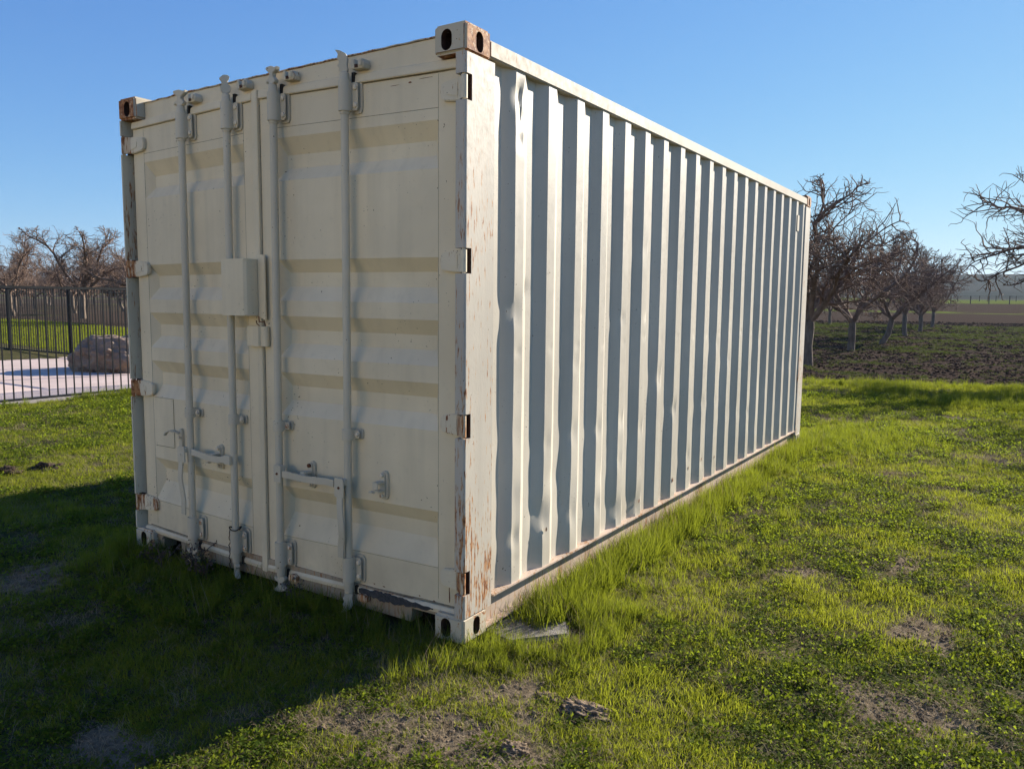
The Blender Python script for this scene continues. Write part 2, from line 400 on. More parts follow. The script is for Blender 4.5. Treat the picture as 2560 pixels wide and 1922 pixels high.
# near-right upper casting: door-side face still painted
# rails
def rail(x0, x1, y0, y1, z0, z1, name, mat, bev=.005): return MB().box(x0, x1, y0, y1, z0, z1).build(name, mat, CT, bevel=bev)
rail(-.060, -.002, .178, L_-.178, 2.492, 2.560, 'top_side_rail', M['rail'])
rail(-W_+.002, -W_+.060, .178, L_-.178, 2.492, 2.560, 'top_side_rail', M['rail'])
for sx in (1, -1):
    mb = MB(); q = lambda x: x if sx > 0 else -W_-x
    def bb(a, b, c, d, e, f): mb.box(min(q(a), q(b)), max(q(a), q(b)), c, d, e, f)
    bb(-.12, -.0012, .232, L_-.232, .150, .158); bb(-.058, -.050, .18, L_-.18, .012, .150); bb(-.049, -.012, .18, L_-.18, .012, .020)
    mb.build('bottom_side_rail', M['ledge'], CT)
mb = MB().box(-W_+.162, -.162, .058, .12, 2.455, 2.569); mb.build('top_header', M['door'], CT, bevel=.004)
# rusty lip on top of the header, slightly wavy
vs = []; n = 60
mb = MB(); pts = []
for i in range(n+1):
    x = -W_+.162+(W_-.324)*i/n; u = i/n
    dz = .0015*math.sin(i*1.7)-.010*math.exp(-((u-.02)/.05)**2)-.006*math.exp(-((u-.10)/.03)**2)
    for yy, zz in ((.052, 2.5695+dz), (.120, 2.570), (.120, 2.5755), (.052, 2.5745+dz)): vs.append((x, yy, zz))
fs = [(i*4+k, i*4+(k+1) % 4, (i+1)*4+(k+1) % 4, (i+1)*4+k) for i in range(n) for k in range(4)]+[(0, 1, 2, 3), (n*4+3, n*4+2, n*4+1, n*4)]
mb.add(vs, fs); mb.build('header_lip', paint('lip_paint', (.50, .42, .30), 1.0, 0, .8, blister=.3, rough=.7), CT)
# roof with shallow transverse corrugation
n = 120; vs = []
for i in range(n+1):
    y = .12+(L_-.24)*i/n; dz = .010 if (i//2) % 2 else 0
    vs += [(-W_+.03, y, 2.561), (-W_+.12, y, 2.562+dz), (-.12, y, 2.562+dz), (-.03, y, 2.561)]
fs = [(i*4+k, i*4+k+1, (i+1)*4+k+1, (i+1)*4+k) for i in range(n) for k in range(3)]
MB().add(vs, fs).build('roof', M['rail'], CT)
MB().box(-W_+.16, -.16, .1, L_-.1, .13, .15).build('floor_base', M['gapshade'], CT)

# side walls: trapezoidal corrugation, grid mesh, dented
DENTS = [(.431, 2.386, .045, .034), (.450, 2.30, .035, .030), (.44, 2.20, .03, .016), (.527, 1.541, .03, .026), (.395, 1.44, .05, .014), (1.076, 1.437, .025, .008), (1.543, 1.39, .03, .008),
         (1.884, 1.398, .03, .010), (.40, .882, .06, .007), (.78, .593, .05, .013), (.87, .589, .04, .016), (.655, .447, .05, .018), (.69, .389, .05, .016), (.907, .434, .045, .018), (.986, .363, .05, .014),
         (.42, .374, .04, .018), (.98, .803, .05, .012), (1.268, .787, .04, .012), (1.577, .794, .04, .012), (1.855, .71, .04, .010), (1.526, .265, .05, .018), (1.812, .228, .06, .020), (2.135, .986, .05, .010),
         (2.691, .401, .04, .010), (2.987, .323, .035, .008), (4.31, .391, .05, .016), (4.28, .55, .04, .012), (2.493, .264, .04, .010), (.47, .6, .05, -.006), (1.85, 1.80, .05, .006), (2.2, 1.0, .05, .008)]
for k in range(20):
    yk = .42+.2833*k; h = 1.24+.03*rnd.random()
    DENTS.append((yk+.05*rnd.random(), h, .016, .003+.004*rnd.random()))
    for q in range(3): DENTS.append((yk+rnd.choice([-.005, .075])+rnd.uniform(-.01, .01), rnd.choice([rnd.uniform(.2, .9), rnd.uniform(.2, 1.3)]), rnd.uniform(.02, .06), rnd.uniform(.002, .009)))
def sidewall(sx, dents):
    Y = [.232]; P = [.0]                                    # P = outwardness 0..1
    y0 = .392-.0706-.07
    for k in range(20):
        b = .392+.2833*k
        for t in np.linspace(0, 1, 4)[1:]: pass
        for a, l, f in ((b-.1406, .070, lambda t: 0), (b-.0706, .0706, lambda t: t), (b, .072, lambda t: 1), (b+.072, .0707, lambda t: 1-t)):
            for q in range(4):
                yy = a+l*q/4
                if yy > Y[-1]+.004 and yy < L_-.225: Y.append(yy); P.append(f(q/4))
    Y.append(L_-.222); P.append(P[-1])
    Y = np.array(Y); P = np.array(P); Z = np.linspace(.158, 2.4925, 200)
    y, z = np.meshgrid(Y, Z, indexing='ij'); p = np.repeat(P[:, None], len(Z), 1)
    # corner rounding and panel waviness
    x = -.042+.032*p+.0025*(fbm(y*1.5, z*1.2, 5)-.5)*2
    yy = y.copy()
    for (dy, dz, r, dp) in dents:
        g = np.exp(-(((y-dy)/r)**2+((z-dz)/(r*1.3))**2)); x -= dp*g*(.35+.65*p)*.55; yy += .3*dp*g*np.sign(dy-y+.001)
    yy += .0016*(fbm(np.floor(y/.1417)*3.1, z*3, 12)-.5)*2*sstep(2.2, .6, z)
    x = np.clip(x, -.11, -.004)
    # flatten into a roll where it meets the rails
    if sx < 0: x = -W_-x
    V = np.stack([x, yy, z], -1).reshape(-1, 3); ny, nz = y.shape
    i, j = np.meshgrid(np.arange(ny-1), np.arange(nz-1), indexing='ij'); a = (i*nz+j).ravel(); Q = np.stack([a, a+nz, a+nz+1, a+1], -1)
    if sx < 0: Q = Q[:, ::-1]
    o = mesh_np('side_panel', V, Q, M['side'], CT, smooth=True); o.data.set_sharp_from_angle(angle=R(16))
    return o
sidewall(1, DENTS)['label'] = 'dented corrugated side wall in the sun'
sidewall(-1, [])
MB().box(-W_+.14, -.14, L_-.10, L_-.06, .12, 2.50).build('end_panel', M['side'], CT)
MB().box(-W_+.162, -.162, L_-.12, L_-.02, 2.46, 2.56).build('end_rail', M['rail'], CT)
MB().box(-W_+.162, -.162, L_-.12, L_-.02, .02, .16).build('end_sill', M['rail'], CT)
# vent box high on the side at the far end, label marks
vb = MB().box(-.012, -.003, 5.52, 5.60, 2.20, 2.36).build('side_vent', M['rail'], CT, bevel=.004)
# scrapes rusted through low on the side wall
def discs(spots, name, mat, dx=.002):
    mb = MB()
    for (y, z, r, x) in spots:
        n = 9; ph = rnd.random()*6
        rr = [r*rnd.uniform(.6, 1.15) for _ in range(n)]
        vs = [(x, y+rr[k]*math.cos(2*math.pi*k/n+ph)*.8, z+rr[k]*1.3*math.sin(2*math.pi*k/n+ph)) for k in range(n)]
        mb.add(vs, [tuple(range(n))])
    return mb
for sp_ in ((2.975, .33, .013, -.0062), (2.70, .31, .010, -.0062), (2.405, .28, .016, -.0062), (1.845, .25, .013, -.0062), (.705, .345, .012, -.0062), (3.27, .30, .009, -.0062), (.70, 1.62, .004, -.0062)):
    discs([sp_], 'rust_spot', None).build('rust_spot', M['interior'] if sp_[2] < .0125 else M['rustbolt'], CT, smooth=0)
# sill under the doors with fork pockets
def zy(x0, x1, z0, z1, y0=.058, y1=.16): return (x0, x1, y0, y1, z0, z1)
mb = MB()
mb.prism([(-W_+.162, .128), (-W_+.162, .02), (-2.215, .02), (-2.215, .090), (-2.050, .088), (-2.044, .02), (-.325, .02), (-.320, .084), (-.182, .086), (-.182, .02), (-.162, .02), (-.162, .128)], 'y', .040, .12)
mb.build('door_sill', paint('sill_paint', (.42, .34, .235), .25, 0, .8, dirtlow=.8, rough=.7), CT, smooth=20)
MB().box(-2.3, -.12, .16, .2, .0, .12).build('sill_back', M['gapshade'], CT)

# ---- doors
def door(x0, x1, ra, rb, name_side):
    """x0<x1 limits, ra<rb limits of the pressed recesses"""
    zt = [.136, .306, .420, .491, .555, .914, .983, 1.055, 1.122, 1.197, 1.263, 1.329, 1.396, 1.469, 1.537, 1.604, 1.665, 2.036, 2.095, 2.158, 2.235, 2.30, 2.425]
    zi = {.420, .491, .983, 1.055, 1.263, 1.329, 1.537, 1.604, 2.095, 2.158}
    xs = [x0, ra, ra+.042, (ra+rb)/2, rb-.036, rb, x1]; dep = .038; Y0 = .050
    mb = MB(); vs = []
    for x in xs:
        for z in zt: vs.append((x, Y0+(dep if (z in zi and ra+.03 < x < rb-.03) else 0), z))
    nz = len(zt); fs = []
    for i in range(len(xs)-1):
        for j in range(nz-1):
            a, b, c, d = i*nz+j, (i+1)*nz+j, (i+1)*nz+j+1, i*nz+j+1
            ys = [vs[k][1] for k in (a, b, c, d)]
            if len({round(q, 4) for q in ys}) > 1 and sum(q > Y0+.001 for q in ys) in (1, 3):
                odd = max(range(4), key=lambda k: abs(ys[k]-sum(ys)/4)); q4 = (a, b, c, d)
                fs.append((q4[odd], q4[(odd+1) % 4], q4[(odd+2) % 4])); fs.append((q4[odd], q4[(odd+2) % 4], q4[(odd+3) % 4]))
            else: fs.append((a, b, c, d))
    n0 = len(vs); per = [0*nz+j for j in range(nz)]+[i*nz+nz-1 for i in range(1, len(xs))]+[(len(xs)-1)*nz+j for j in range(nz-2, -1, -1)]+[i*nz for i in range(len(xs)-2, 0, -1)]
    for k in per: vs.append((vs[k][0], .100, vs[k][2]))
    for k in range(len(per)): fs.append((per[k], per[(k+1) % len(per)], n0+(k+1) % len(per), n0+k))
    fs.append(tuple(n0+k for k in range(len(per))))
    mb.add(vs, fs)
    o = mb.build('door', M['door'], CT, warp=True, smooth=14)
    # proud rim (gasket flange) at top and bottom
    MB().prism([(.036, 2.4258), (.040, 2.462), (.052, 2.468), (.09, 2.468), (.09, 2.4258)][::-1], 'x', x0, x1).build('door_rim', M['door'], o, warp=True, bevel=.003)
    MB().prism([(.032, .104), (.030, .122), (.038, .1355), (.09, .1355), (.09, .100)], 'x', x0, x1).build('door_rim', M['door'], o, warp=True, bevel=.003)
    # weld seams: thin proud beads
    mb = MB(); rr = random.Random(int(-x0*100))
    def bead(x_a, x_b, z_a, z_b, w_=.0022, rag=0):
        n = 14
        pts = [(x_a+(x_b-x_a)*i/n+rr.uniform(-rag, rag), .0503, z_a+(z_b-z_a)*i/n+rr.uniform(-rag, rag)) for i in range(n+1)]
        mb.tube(pts, w_*.5, 5)
    for z in (2.283,): bead(ra, rb, z, z, .0024)
    bead(ra, ra, .16, 2.42, .0022); bead(rb, rb, .16, 2.42, .0022); bead(x0+.02, x1-.02, 2.424, 2.424, .0022); bead(ra, rb, .30, .30, .0018)
    bead(x0+.03, x1-.03, .139, .139, .0062, .002)
    mb.build('weld_seam', M['caulk'], o, warp=True)
    return o
DR = door(-1.298, -.058, -1.185, -.176, 'right'); DR['label'] = 'right-hand door of the container'
DL = door(-2.384, -1.346, -2.285, -1.425, 'left'); DL['label'] = 'left-hand door of the container'
# astragal strip in the middle
MB().prism([(-1.344, .050), (-1.343, .036), (-1.337, .032), (-1.309, .032), (-1.303, .036), (-1.301, .050)], 'z', .096, 2.466).build('center_strip', M['door'], DR, warp=True)
MB().box(-1.2985, -1.2960, .0485, .052, .16, 2.40).build('rubber_line', M['caulk'], DR, warp=True)
MB().box(-2.40, -.05, .10, .115, .12, 2.46).build('door_backing', M['gapshade'], CT)
# torn rubber gasket along the lower edge of the right door
mb = MB(); rr = random.Random(3); n = 34; vs = []; 
for i in range(n+1):
    u = i/n; x = -.640+.45*u; zc = .121+.002*math.sin(i)-.008*u; h = (.010+.013*math.sin(math.pi*min(1, u*1.1+.08)))*rr.uniform(.75, 1.15)*(1 if u < .96 else .3)
    vs += [(x, .0275, zc-h*1.1), (x, .0265, zc+h*.6), (x, .045, zc+h*.6), (x, .045, zc-h*1.1)]
fs = [(i*4+k, i*4+(k+1) % 4, (i+1)*4+(k+1) % 4, (i+1)*4+k) for i in range(n) for k in range(4)]+[(3, 2, 1, 0), (n*4, n*4+1, n*4+2, n*4+3)]
mb.add(vs, fs).build('torn_gasket', M['rubber'], DR, warp=True, smooth=0)

# hinges
for side, D in ((1, DR), (-1, DL)):
    q = (lambda x: x) if side > 0 else (lambda x: -W_-x)
    for k, z in enumerate(HZ):
        h = .046
        kx_ = 1 if side > 0 else 1.17
        poly = [(-.052, z+h), (-.085*kx_, z+h*.95), (-.135*kx_, z+h*.8), (-.150*kx_, z+h*.62), (-.154*kx_, z), (-.150*kx_, z-h*.62), (-.135*kx_, z-h*.82), (-.085*kx_, z-h*.97), (-.052, z-h)]
        poly = [(q(a), b) for a, b in poly]
        if side < 0: poly = poly[::-1]
        rusty = (side > 0 and k in (2,))
        o = MB().prism(poly, 'y', .030, .0515).build('hinge', M['hinge'], D, bevel=.004)
        mb = MB(); mb.prism([(q(-.118), z+h*.33), (q(-.060), z+h*.62), (q(-.060), z-h*.62), (q(-.118), z-h*.33)][::side], 'y', .027, .031); mb.build('hinge_rib', M['hinge'], o, bevel=.0015)
        mb = MB().tube([(q(-.0165), .0145, z-h), (q(-.0165), .0145, z+h)], .0135, 14)
        mb.prism([(q(-.060), .030), (q(-.024), .008), (q(-.020), .018), (q(-.052), .046)][::side], 'z', z-h*.97, z+h*.97)
        mb.tube([(q(-.0165), .0145, z-h-.007), (q(-.0165), .0145, z+h+.007)], .008, 10)
        MB().box(*sorted((q(-.0475), q(-.0012))), .0435, .0455, z-.051, z+.051).build('hinge_pocket_shade', M['interior'], o)  # dark plate, puts the shade of the pocket into its colour
        mb.build('hinge_knuckle', M['hingerust'] if (k in (2, 3) or (side < 0 and k < 2)) else M['hinge'], o)

# locking bars
BX = [(-1.868, -1.882), (-1.495, -1.512), (-1.145, -1.160), (-.672, -.682)]     # x at top, at bottom
HX = lambda i, z: BX[i][1]+(BX[i][0]-BX[i][1])*(z-.1)/2.35
def claw(mb, x, y, z, up, ang, var):
    if var == 0: P = [(-.012, 0), (-.020, .012), (-.040, .008), (-.034, .024), (-.014, .032), (-.013, .050), (-.042, .070), (-.038, .080), (0, .082), (.030, .072), (.046, .076), (.040, .060), (.016, .048), (.014, .034), (.034, .018), (.030, .006), (.012, 0)]
    elif var == 1: P = [(-.012, 0), (-.024, .014), (-.028, .034), (-.016, .044), (-.020, .062), (-.030, .074), (-.012, .090), (.008, .092), (.020, .084), (.014, .068), (.006, .056), (.020, .040), (.026, .022), (.014, .006)]
    else: P = [(-.012, 0), (-.022, .006), (-.020, .020), (-.030, .026), (-.020, .040), (-.030, .056), (-.026, .078), (-.040, .094), (-.018, .092), (.008, .080), (.018, .060), (.014, .030), (.018, .010), (.012, 0)]
    P = [(a, b*up) for a, b in P]
    if up < 0: P = P[::-1]
    mb.prism(P, 'y', -.012, .012, (x, y, z), ang)
for i in range(4):
    xt, xb = BX[i]; D = DL if i < 2 else DR; by = .004
    bar = MB().tube([(HX(i, .20), by, .20), (HX(i, 1.3), by, 1.3), (HX(i, 2.38), by, 2.38)], .0185, 20).build('locking_bar', M['gear'], CT, warp=True)
    # cams
    mb = MB().tube([(xt, by, 2.432), (xt, by, 2.440), (xt, by, 2.446), (xt, by, 2.466), (xt, by, 2.472)], [.023, .023, .0205, .0205, .016], 16)
    claw(mb, xt, by, 2.468, 1, (.15, 1.0, -.1, .55)[i], (0, 1, 0, 2)[i]); mb.build('cam', M['gear'], bar, warp=True, bevel=.0025)
    mb = MB().tube([(xb, by, .160), (xb, by, .140), (xb, by, .134), (xb, by, .112), (xb, by, .106)], [.0235, .0235, .021, .021, .016], 16)
    claw(mb, xb, by, .110, -1, (.3, -.5, .1, .8)[i], (0, 0, 0, 2)[i]); mb.build('cam', M['gear'], bar, warp=True, bevel=.0025)
    # sleeves and clamps
    for z0, z1, x in ((2.303, 2.434, xt), (.160, .282, xb)):
        mb = MB().tube([(x, by, z0), (x, by, z1)], .0285, 20); mb.tube([(x, by, z0-.012), (x, by, z0)], .0225, 18) if z0 > 1 else None
        mb.prism([(x, z0+.006), (x+.052, z0+.004), (x+.060, z0+.016), (x+.060, z1-.016), (x+.052, z1-.004), (x, z1-.006)], 'y', .024, .030)
        mb.box(x+.012, x+.0275, .004, .028, z0+.006, z1-.006)
        o = mb.build('bar_sleeve', M['gear'], bar, warp=True, bevel=.0015)
        MB().prism([(x+.010, z0-.006), (x+.060, z0-.006), (x+.070, z0+.010), (x+.070, z1-.010), (x+.060, z1+.006), (x+.010, z1+.006)], 'y', .041, .0488).build('sleeve_plate', M['gear'], bar, warp=True, bevel=.002)
        for zz in (z0+.028, z1-.028): MB().tube([(x+.045, .025, zz), (x+.045, .018, zz), (x+.045, .015, zz)], [.0115, .0115, .006], 10).build('bolt', M['bolt'], bar, warp=True)
    x = HX(i, .862); z = .862
    mb = MB().tube([(x, by, z-.026), (x, by, z+.026)], .0262, 18); mb.box(x+.012, x+.026, .004, .026, z-.022, z+.022)
    mb.prism([(x, z-.020), (x+.050, z-.018), (x+.056, z-.010), (x+.056, z+.012), (x+.050, z+.020), (x, z+.021)], 'y', .022, .028); mb.build('bar_clamp', M['gear'], bar, warp=True, bevel=.0015)
    MB().prism([(x+.008, z-.024), (x+.054, z-.024), (x+.062, z-.014), (x+.062, z+.016), (x+.054, z+.025), (x+.008, z+.025)], 'y', .040, .049).build('clamp_plate', M['gear'], bar, warp=True, bevel=.002)
    MB().tube([(x+.042, .023, z), (x+.042, .016, z), (x+.042, .013, z)], [.010, .010, .005], 8).build('bolt', M['bolt'], bar, warp=True)
    BX[i] = BX[i]+(bar,)
    # keeper on the header beside the cam
    kx = (-1.795, -1.385, -1.050, -.605)[i]; kz = 2.497
    mb = MB()
    mb.prism([(kx-.034, kz-.016), (kx+.036, kz-.016), (kx+.042, kz+.004), (kx+.030, kz+.026), (kx+.012, kz+.024), (kx+.008, kz+.004), (kx-.014, kz), (kx-.018, kz+.026), (kx-.032, kz+.030), (kx-.040, kz+.01)], 'y', .012, .058)
    mb.box(kx+.012, kx+.034, .004, .03, kz-.008, kz+.018)
    mb.build('cam_keeper', M['gear'] if i % 2 else M['hinge'], CT, warp=True, bevel=.003)
    MB().box(kx-.012, kx+.008, .010, .05, kz-.012, kz+.002).build('keeper_gap_shade', M['interior'], CT, warp=True)  # dark rusty box painted as the shaded gap between the lugs
    # dark box painted as the shade in a rim notch by each cam
    MB().box(xt+.016, xt+.032, .032, .050, 2.424, 2.474).build('notch_shade', M['gapshade'], D, warp=True)
    MB().box(xb+.016, xb+.030, .026, .050, .098, .138).build('notch_shade', M['gapshade'], D, warp=True)
    if i in (2, 3):
        kx = xb+.075; MB().prism([(kx-.03, .060), (kx+.03, .060), (kx+.034, .085), (kx+.01, .098), (kx-.028, .090)], 'y', .010, .042).build('cam_keeper', M['hingerust'], CT, bevel=.003)

# handle levers
def strap(pts, wz, th, up=(0, 0, 1)):
    """flat bar following pts; wz width along 'up' direction, th thickness"""
    mb = MB(); vs = []; P = [Vector(p) for p in pts]; U = Vector(up)
    for i, p in enumerate(P):
        t = (P[min(i+1, len(P)-1)]-P[max(i-1, 0)]).normalized(); u = (U-t*U.dot(t)).normalized(); n = t.cross(u)
        for a, b in ((-1, -1), (1, -1), (1, 1), (-1, 1)): vs.append(p+u*a*wz/2+n*b*th/2)
    k = len(P); fs = [(i*4+j, i*4+(j+1) % 4, (i+1)*4+(j+1) % 4, (i+1)*4+j) for i in range(k-1) for j in range(4)]+[(3, 2, 1, 0), ((k-1)*4, (k-1)*4+1, (k-1)*4+2, (k-1)*4+3)]
    return mb.add(vs, fs)
def hub(x, y, z, par, w_=.060, h_=.092):
    o = MB().prism([(x-w_/2, z-h_/2), (x+w_/2, z-h_/2), (x+w_/2, z+h_/2-.008), (x+w_/2-.008, z+h_/2), (x-w_/2+.008, z+h_/2), (x-w_/2, z+h_/2-.008)], 'y', y-.004, y+.004).build('handle_hub', M['gear'], par, bevel=.002)
    MB().prism([(x-w_/2-.001, z-h_/2+.004), (x-w_/2+.006, z-h_/2+.004), (x-w_/2+.006, z+h_/2-.010), (x-w_/2-.001, z+h_/2-.010)], 'y', y+.004, y+.028).build('hub_side', M['gapshade'], par)
    MB().box(x-.006, x+w_/2, y+.004, y+.030, z+.012, z+h_/2-.004).build('hub_block', M['gear'], par, bevel=.002)
    MB().tube([(x, y-.004, z), (x, y-.009, z)], [.007, .005], 10).build('bolt', M['rustbolt'] if x > -1.3 else M['bolt'], par)
B1, B2, B3, B4 = (BX[i][2] for i in range(4))
# right door: hanging lever on bar 4, latched arm from bar 3
hub(-.700, -.034, .606, B4)
strap([(-.698, -.030, .585), (-.697, -.034, .53), (-.688, -.040, .47), (-.680, -.042, .42), (-.683, -.036, .37), (-.694, -.030, .34), (-.699, -.028, .31), (-.699, -.028, .268)], .037, .009, up=(1, 0, 0)).build('handle', M['gear'], B4, bevel=.0015)
hub(-1.126, -.034, .618, B3, .052, .088)
strap([(-1.115, -.026, .618), (-1.05, -.026, .618), (-.98, -.028, .616), (-.92, -.028, .615), (-.86, -.022, .616), (-.80, -.020, .620), (-.745, -.022, .618)], .034, .009).build('handle', M['gear'], B3, bevel=.0015)
# left door: hanging lever on bar 1, latched arm from bar 2
hub(-1.910, -.034, .625, B1, .064, .086)
strap([(-1.916, -.030, .605), (-1.922, -.034, .54), (-1.926, -.036, .49), (-1.914, -.034, .43), (-1.908, -.030, .37), (-1.912, -.030, .285)], .037, .008, up=(1, 0, 0)).build('handle', M['gear'], B1, bevel=.0015)
strap([(-1.500, -.022, .640), (-1.56, -.024, .636), (-1.60, -.026, .630), (-1.66, -.026, .628), (-1.72, -.026, .634), (-1.78, -.022, .640), (-1.84, -.018, .644)], .034, .009).build('handle', M['gear'], B2, bevel=.0015)
MB().box(-1.555, -1.50, -.030, -.012, .612, .660).build('hub_block', M['gear'], B2, bevel=.003)
# catches
def catch(x, z, D, rusty=False, hook=True):
    n = 8; r = .020; h = .068
    P = [(x+r*math.cos(t), z+h-r+r*math.sin(t)) for t in np.linspace(0, math.pi, n)]+[(x+r*math.cos(t), z-h+r+r*math.sin(t)) for t in np.linspace(math.pi, 2*math.pi, n)]
    o = MB().prism(P, 'y', .036, .051).build('handle_catch', M['gear'], D, bevel=.002)
    r2 = .016; P2 = [(x-.006+r2*math.cos(t), z+h-.006-r2+r2*math.sin(t)) for t in np.linspace(0, math.pi, n)]+[(x-.006+r2*math.cos(t), z-h+.006+r2+r2*math.sin(t)) for t in np.linspace(math.pi, 2*math.pi, n)]
    MB().prism(P2, 'y', .028, .036).build('catch_plate', M['gear'], o, bevel=.002)
    for s_, mt in ((1, M['rustbolt'] if rusty else M['bolt']), (-1, M['bolt'])):
        MB().tube([(x-.006, .030, z+s_*.047), (x-.006, .018, z+s_*.047), (x-.006, .016, z+s_*.047)], [.010, .010, .006], 10).build('bolt', mt, o)
    if hook:
        mb = MB().box(x-.024, x+.010, -.012, .028, z+.012, z+.022); mb.box(x-.024, x+.008, -.018, -.012, z-.012, z+.022); mb.box(x-.026, x+.010, -.012, .028, z-.026, z-.018); mb.box(x-.040, x-.014, -.030, .004, z-.028, z-.022)
        mb.build('catch_hook', M['gear'], o, bevel=.002)
catch(-.957, .622, DR, rusty=True); catch(-.482, .634, DR); catch(-1.667, .628, DL)
o = MB().prism([(-2.030, .64), (-2.000, .64), (-2.000, .735), (-2.008, .748), (-2.022, .748), (-2.030, .735)], 'y', .034, .051).build('handle_catch', M['gear'], DL, bevel=.002)
strap([(-2.015, .030, .72), (-2.03, .010, .735), (-2.05, -.010, .738), (-2.065, -.02, .728), (-2.075, -.022, .712)], .02, .008, up=(0, 1, 0)).build('catch_hook', M['gear'], o, bevel=.0015)
MB().tube([(-2.016, .034, .70), (-2.016, .020, .70)], .009, 10).build('bolt', M['bolt'], o)
# data plate outline
o = MB().box(-2.268, -2.092, .0475, .0500, .628, .908).build('data_plate', M['door'], DL, bevel=.0008)
mb = MB()
for a, b in (((-2.270, .908), (-2.092, .908)), ((-2.091, .908), (-2.091, .626)), ((-2.270, .626), (-2.091, .626))): mb.tube([(a[0], .0485, a[1]), (b[0], .0485, b[1])], .0014, 5)
mb.build('plate_edge', M['caulk'], o)
for a in (-2.258, -2.100):
    for z in (.64, .77, .896): MB().tube([(a, .048, z), (a, .0455, z)], .0035, 8).build('rivet', M['bolt'], o)
# lock box
lb = MB().prism([(-1.492, -.055), (-1.345, -.055), (-1.330, -.050), (-1.318, -.038), (-1.313, -.022), (-1.313, .024), (-1.319, .024), (-1.319, -.02), (-1.325, -.034), (-1.337, -.045), (-1.35, -.049), (-1.486, -.049), (-1.486, .03), (-1.492, .03)], 'z', 1.396, 1.678)
LB = lb.build('lock_box', M['door'], DL, smooth=22)
MB().box(-1.489, -1.319, -.050, .045, 1.672, 1.676).build('box_top', M['door'], LB); MB().box(-1.489, -1.319, -.050, .045, 1.398, 1.402).build('box_bottom', M['door'], LB)
MB().box(-1.325, -1.3155, .0, .034, 1.42, 1.66).build('box_gap_shade', M['gapshade'], LB)  # near-black filler painted as the shade of the open slit
MB().prism([(-1.318, 1.39), (-1.262, 1.372), (-1.258, 1.376), (-1.258, 1.688), (-1.266, 1.700), (-1.318, 1.700)], 'y', .026, .0325).build('back_plate', M['door'], LB, bevel=.003)
b2 = MB().prism([(-1.404, .044), (-1.404, .022), (-1.350, .022), (-1.343, .010), (-1.300, .010), (-1.294, .022), (-1.262, .022), (-1.254, .030), (-1.254, .044)], 'z', 1.240, 1.342).build('hasp_plate', M['door'], DL, bevel=.002)
mb = MB(); mb.tube([(-1.33, .024, 1.37), (-1.318, .018, 1.355), (-1.30, .018, 1.345)], .0025, 5); mb.tube([(-1.306, .02, 1.392), (-1.300, .018, 1.366), (-1.262, .020, 1.366), (-1.258, .022, 1.344)], .003, 5); mb.build('rust_drip', M['rustbolt'], b2)
# loop of wire round the lower sleeve of bar 2
x = BX[1][1]; pts = []
for i in range(40):
    a = i/39*2*math.pi*1.6; pts.append((x+.030*math.cos(a)+rnd.uniform(-.002, .002), .002+.030*math.sin(a), .288+.006*math.sin(a*2)+.0015*i/10))
for i in range(22): pts.append((x-.030+.004*math.sin(i*1.3)-.006*(i/21), -.012+.004*math.cos(i*2), .285-.011*i))
MB().tube(pts, .0026, 5).build('wire_loop', M['wire'], B2, warp=True)
# chipped patches
def blot(name, spots, mat, par, y_):
    mb = MB()
    for (x, z, rx, rz) in spots:
        n = 11; ph = rnd.random()*6
        for side in (0,):
            vs = []
            for yy in (y_, y_+.0015):
                rr = random.Random(int(x*1e4+z*1e3)); vs += [(x+rx*rr.uniform(.55, 1.1)*math.cos(2*math.pi*k/n), yy, z+rz*rr.uniform(.55, 1.1)*math.sin(2*math.pi*k/n)) for k in range(n)]
            mb.add(vs, [tuple(range(n))]+[(k, n+k, n+(k+1) % n, (k+1) % n) for k in range(n)])
    mb.build(name, mat, par, smooth=0)
blot('rust_chip', [(-.115, .205, .0025, .045), (-.113, .175, .003, .03), (-.285, .148, .006, .003), (-.20, .143, .007, .003), (-.50, .145, .008, .004), (-.56, .146, .006, .003), (-.33, 2.405, .010, .004), (-.25, 2.412, .05, .0012), (-.42, 2.404, .03, .0012)], M['rustbolt'], DR, .0492)
blot('paint_scuff', [(-.445, .865, .022, .012)], simple('scuffed_paint', (.36, .33, .27), (.30, .27, .22), 80), DR, .0640)

# ------------------------------------------------------------------ concrete slab, soil lumps
def lump(name, loc, rad, seed, mat, sub=4, amp=.35, flat=.0, parent=None, fr=2.2):
    bm = bmesh.new(); bmesh.ops.create_icosphere(bm, subdivisions=sub, radius=1)
    from mathutils import noise as mn
    off = Vector((seed*3.17, seed*1.3, seed*.7))
    for v in bm.verts:
        p = v.co.copy(); d = 1+amp*(mn.fractal(p*fr*.5+off, .9, 2.1, 5))+amp*.25*mn.noise(p*fr*2.5+off)
        c = mn.cell(p*1.6+off)
        v.co = Vector((p.x*d*rad[0], p.y*d*rad[1], p.z*d*rad[2]))
    me = bpy.data.meshes.new(name); bm.to_mesh(me); bm.free(); me.shade_smooth(); me.materials.append(mat)
    o = bpy.data.objects.new(name, me); col.objects.link(o); o.location = loc
    if parent: o.parent = parent
    return o
def gz(x, y): return float(terrain(np.array([x], float), np.array([y], float))[0])
o = MB().prism([(-.10, .20), (.13, .165), (.315, .375), (.24, .50), (-.10, .52)], 'z', -.06, -.003).build('concrete_slab', M['slab'], None, bevel=.012)
tag(o, 'small grey concrete slab in the grass beside the near container corner', 'slab')
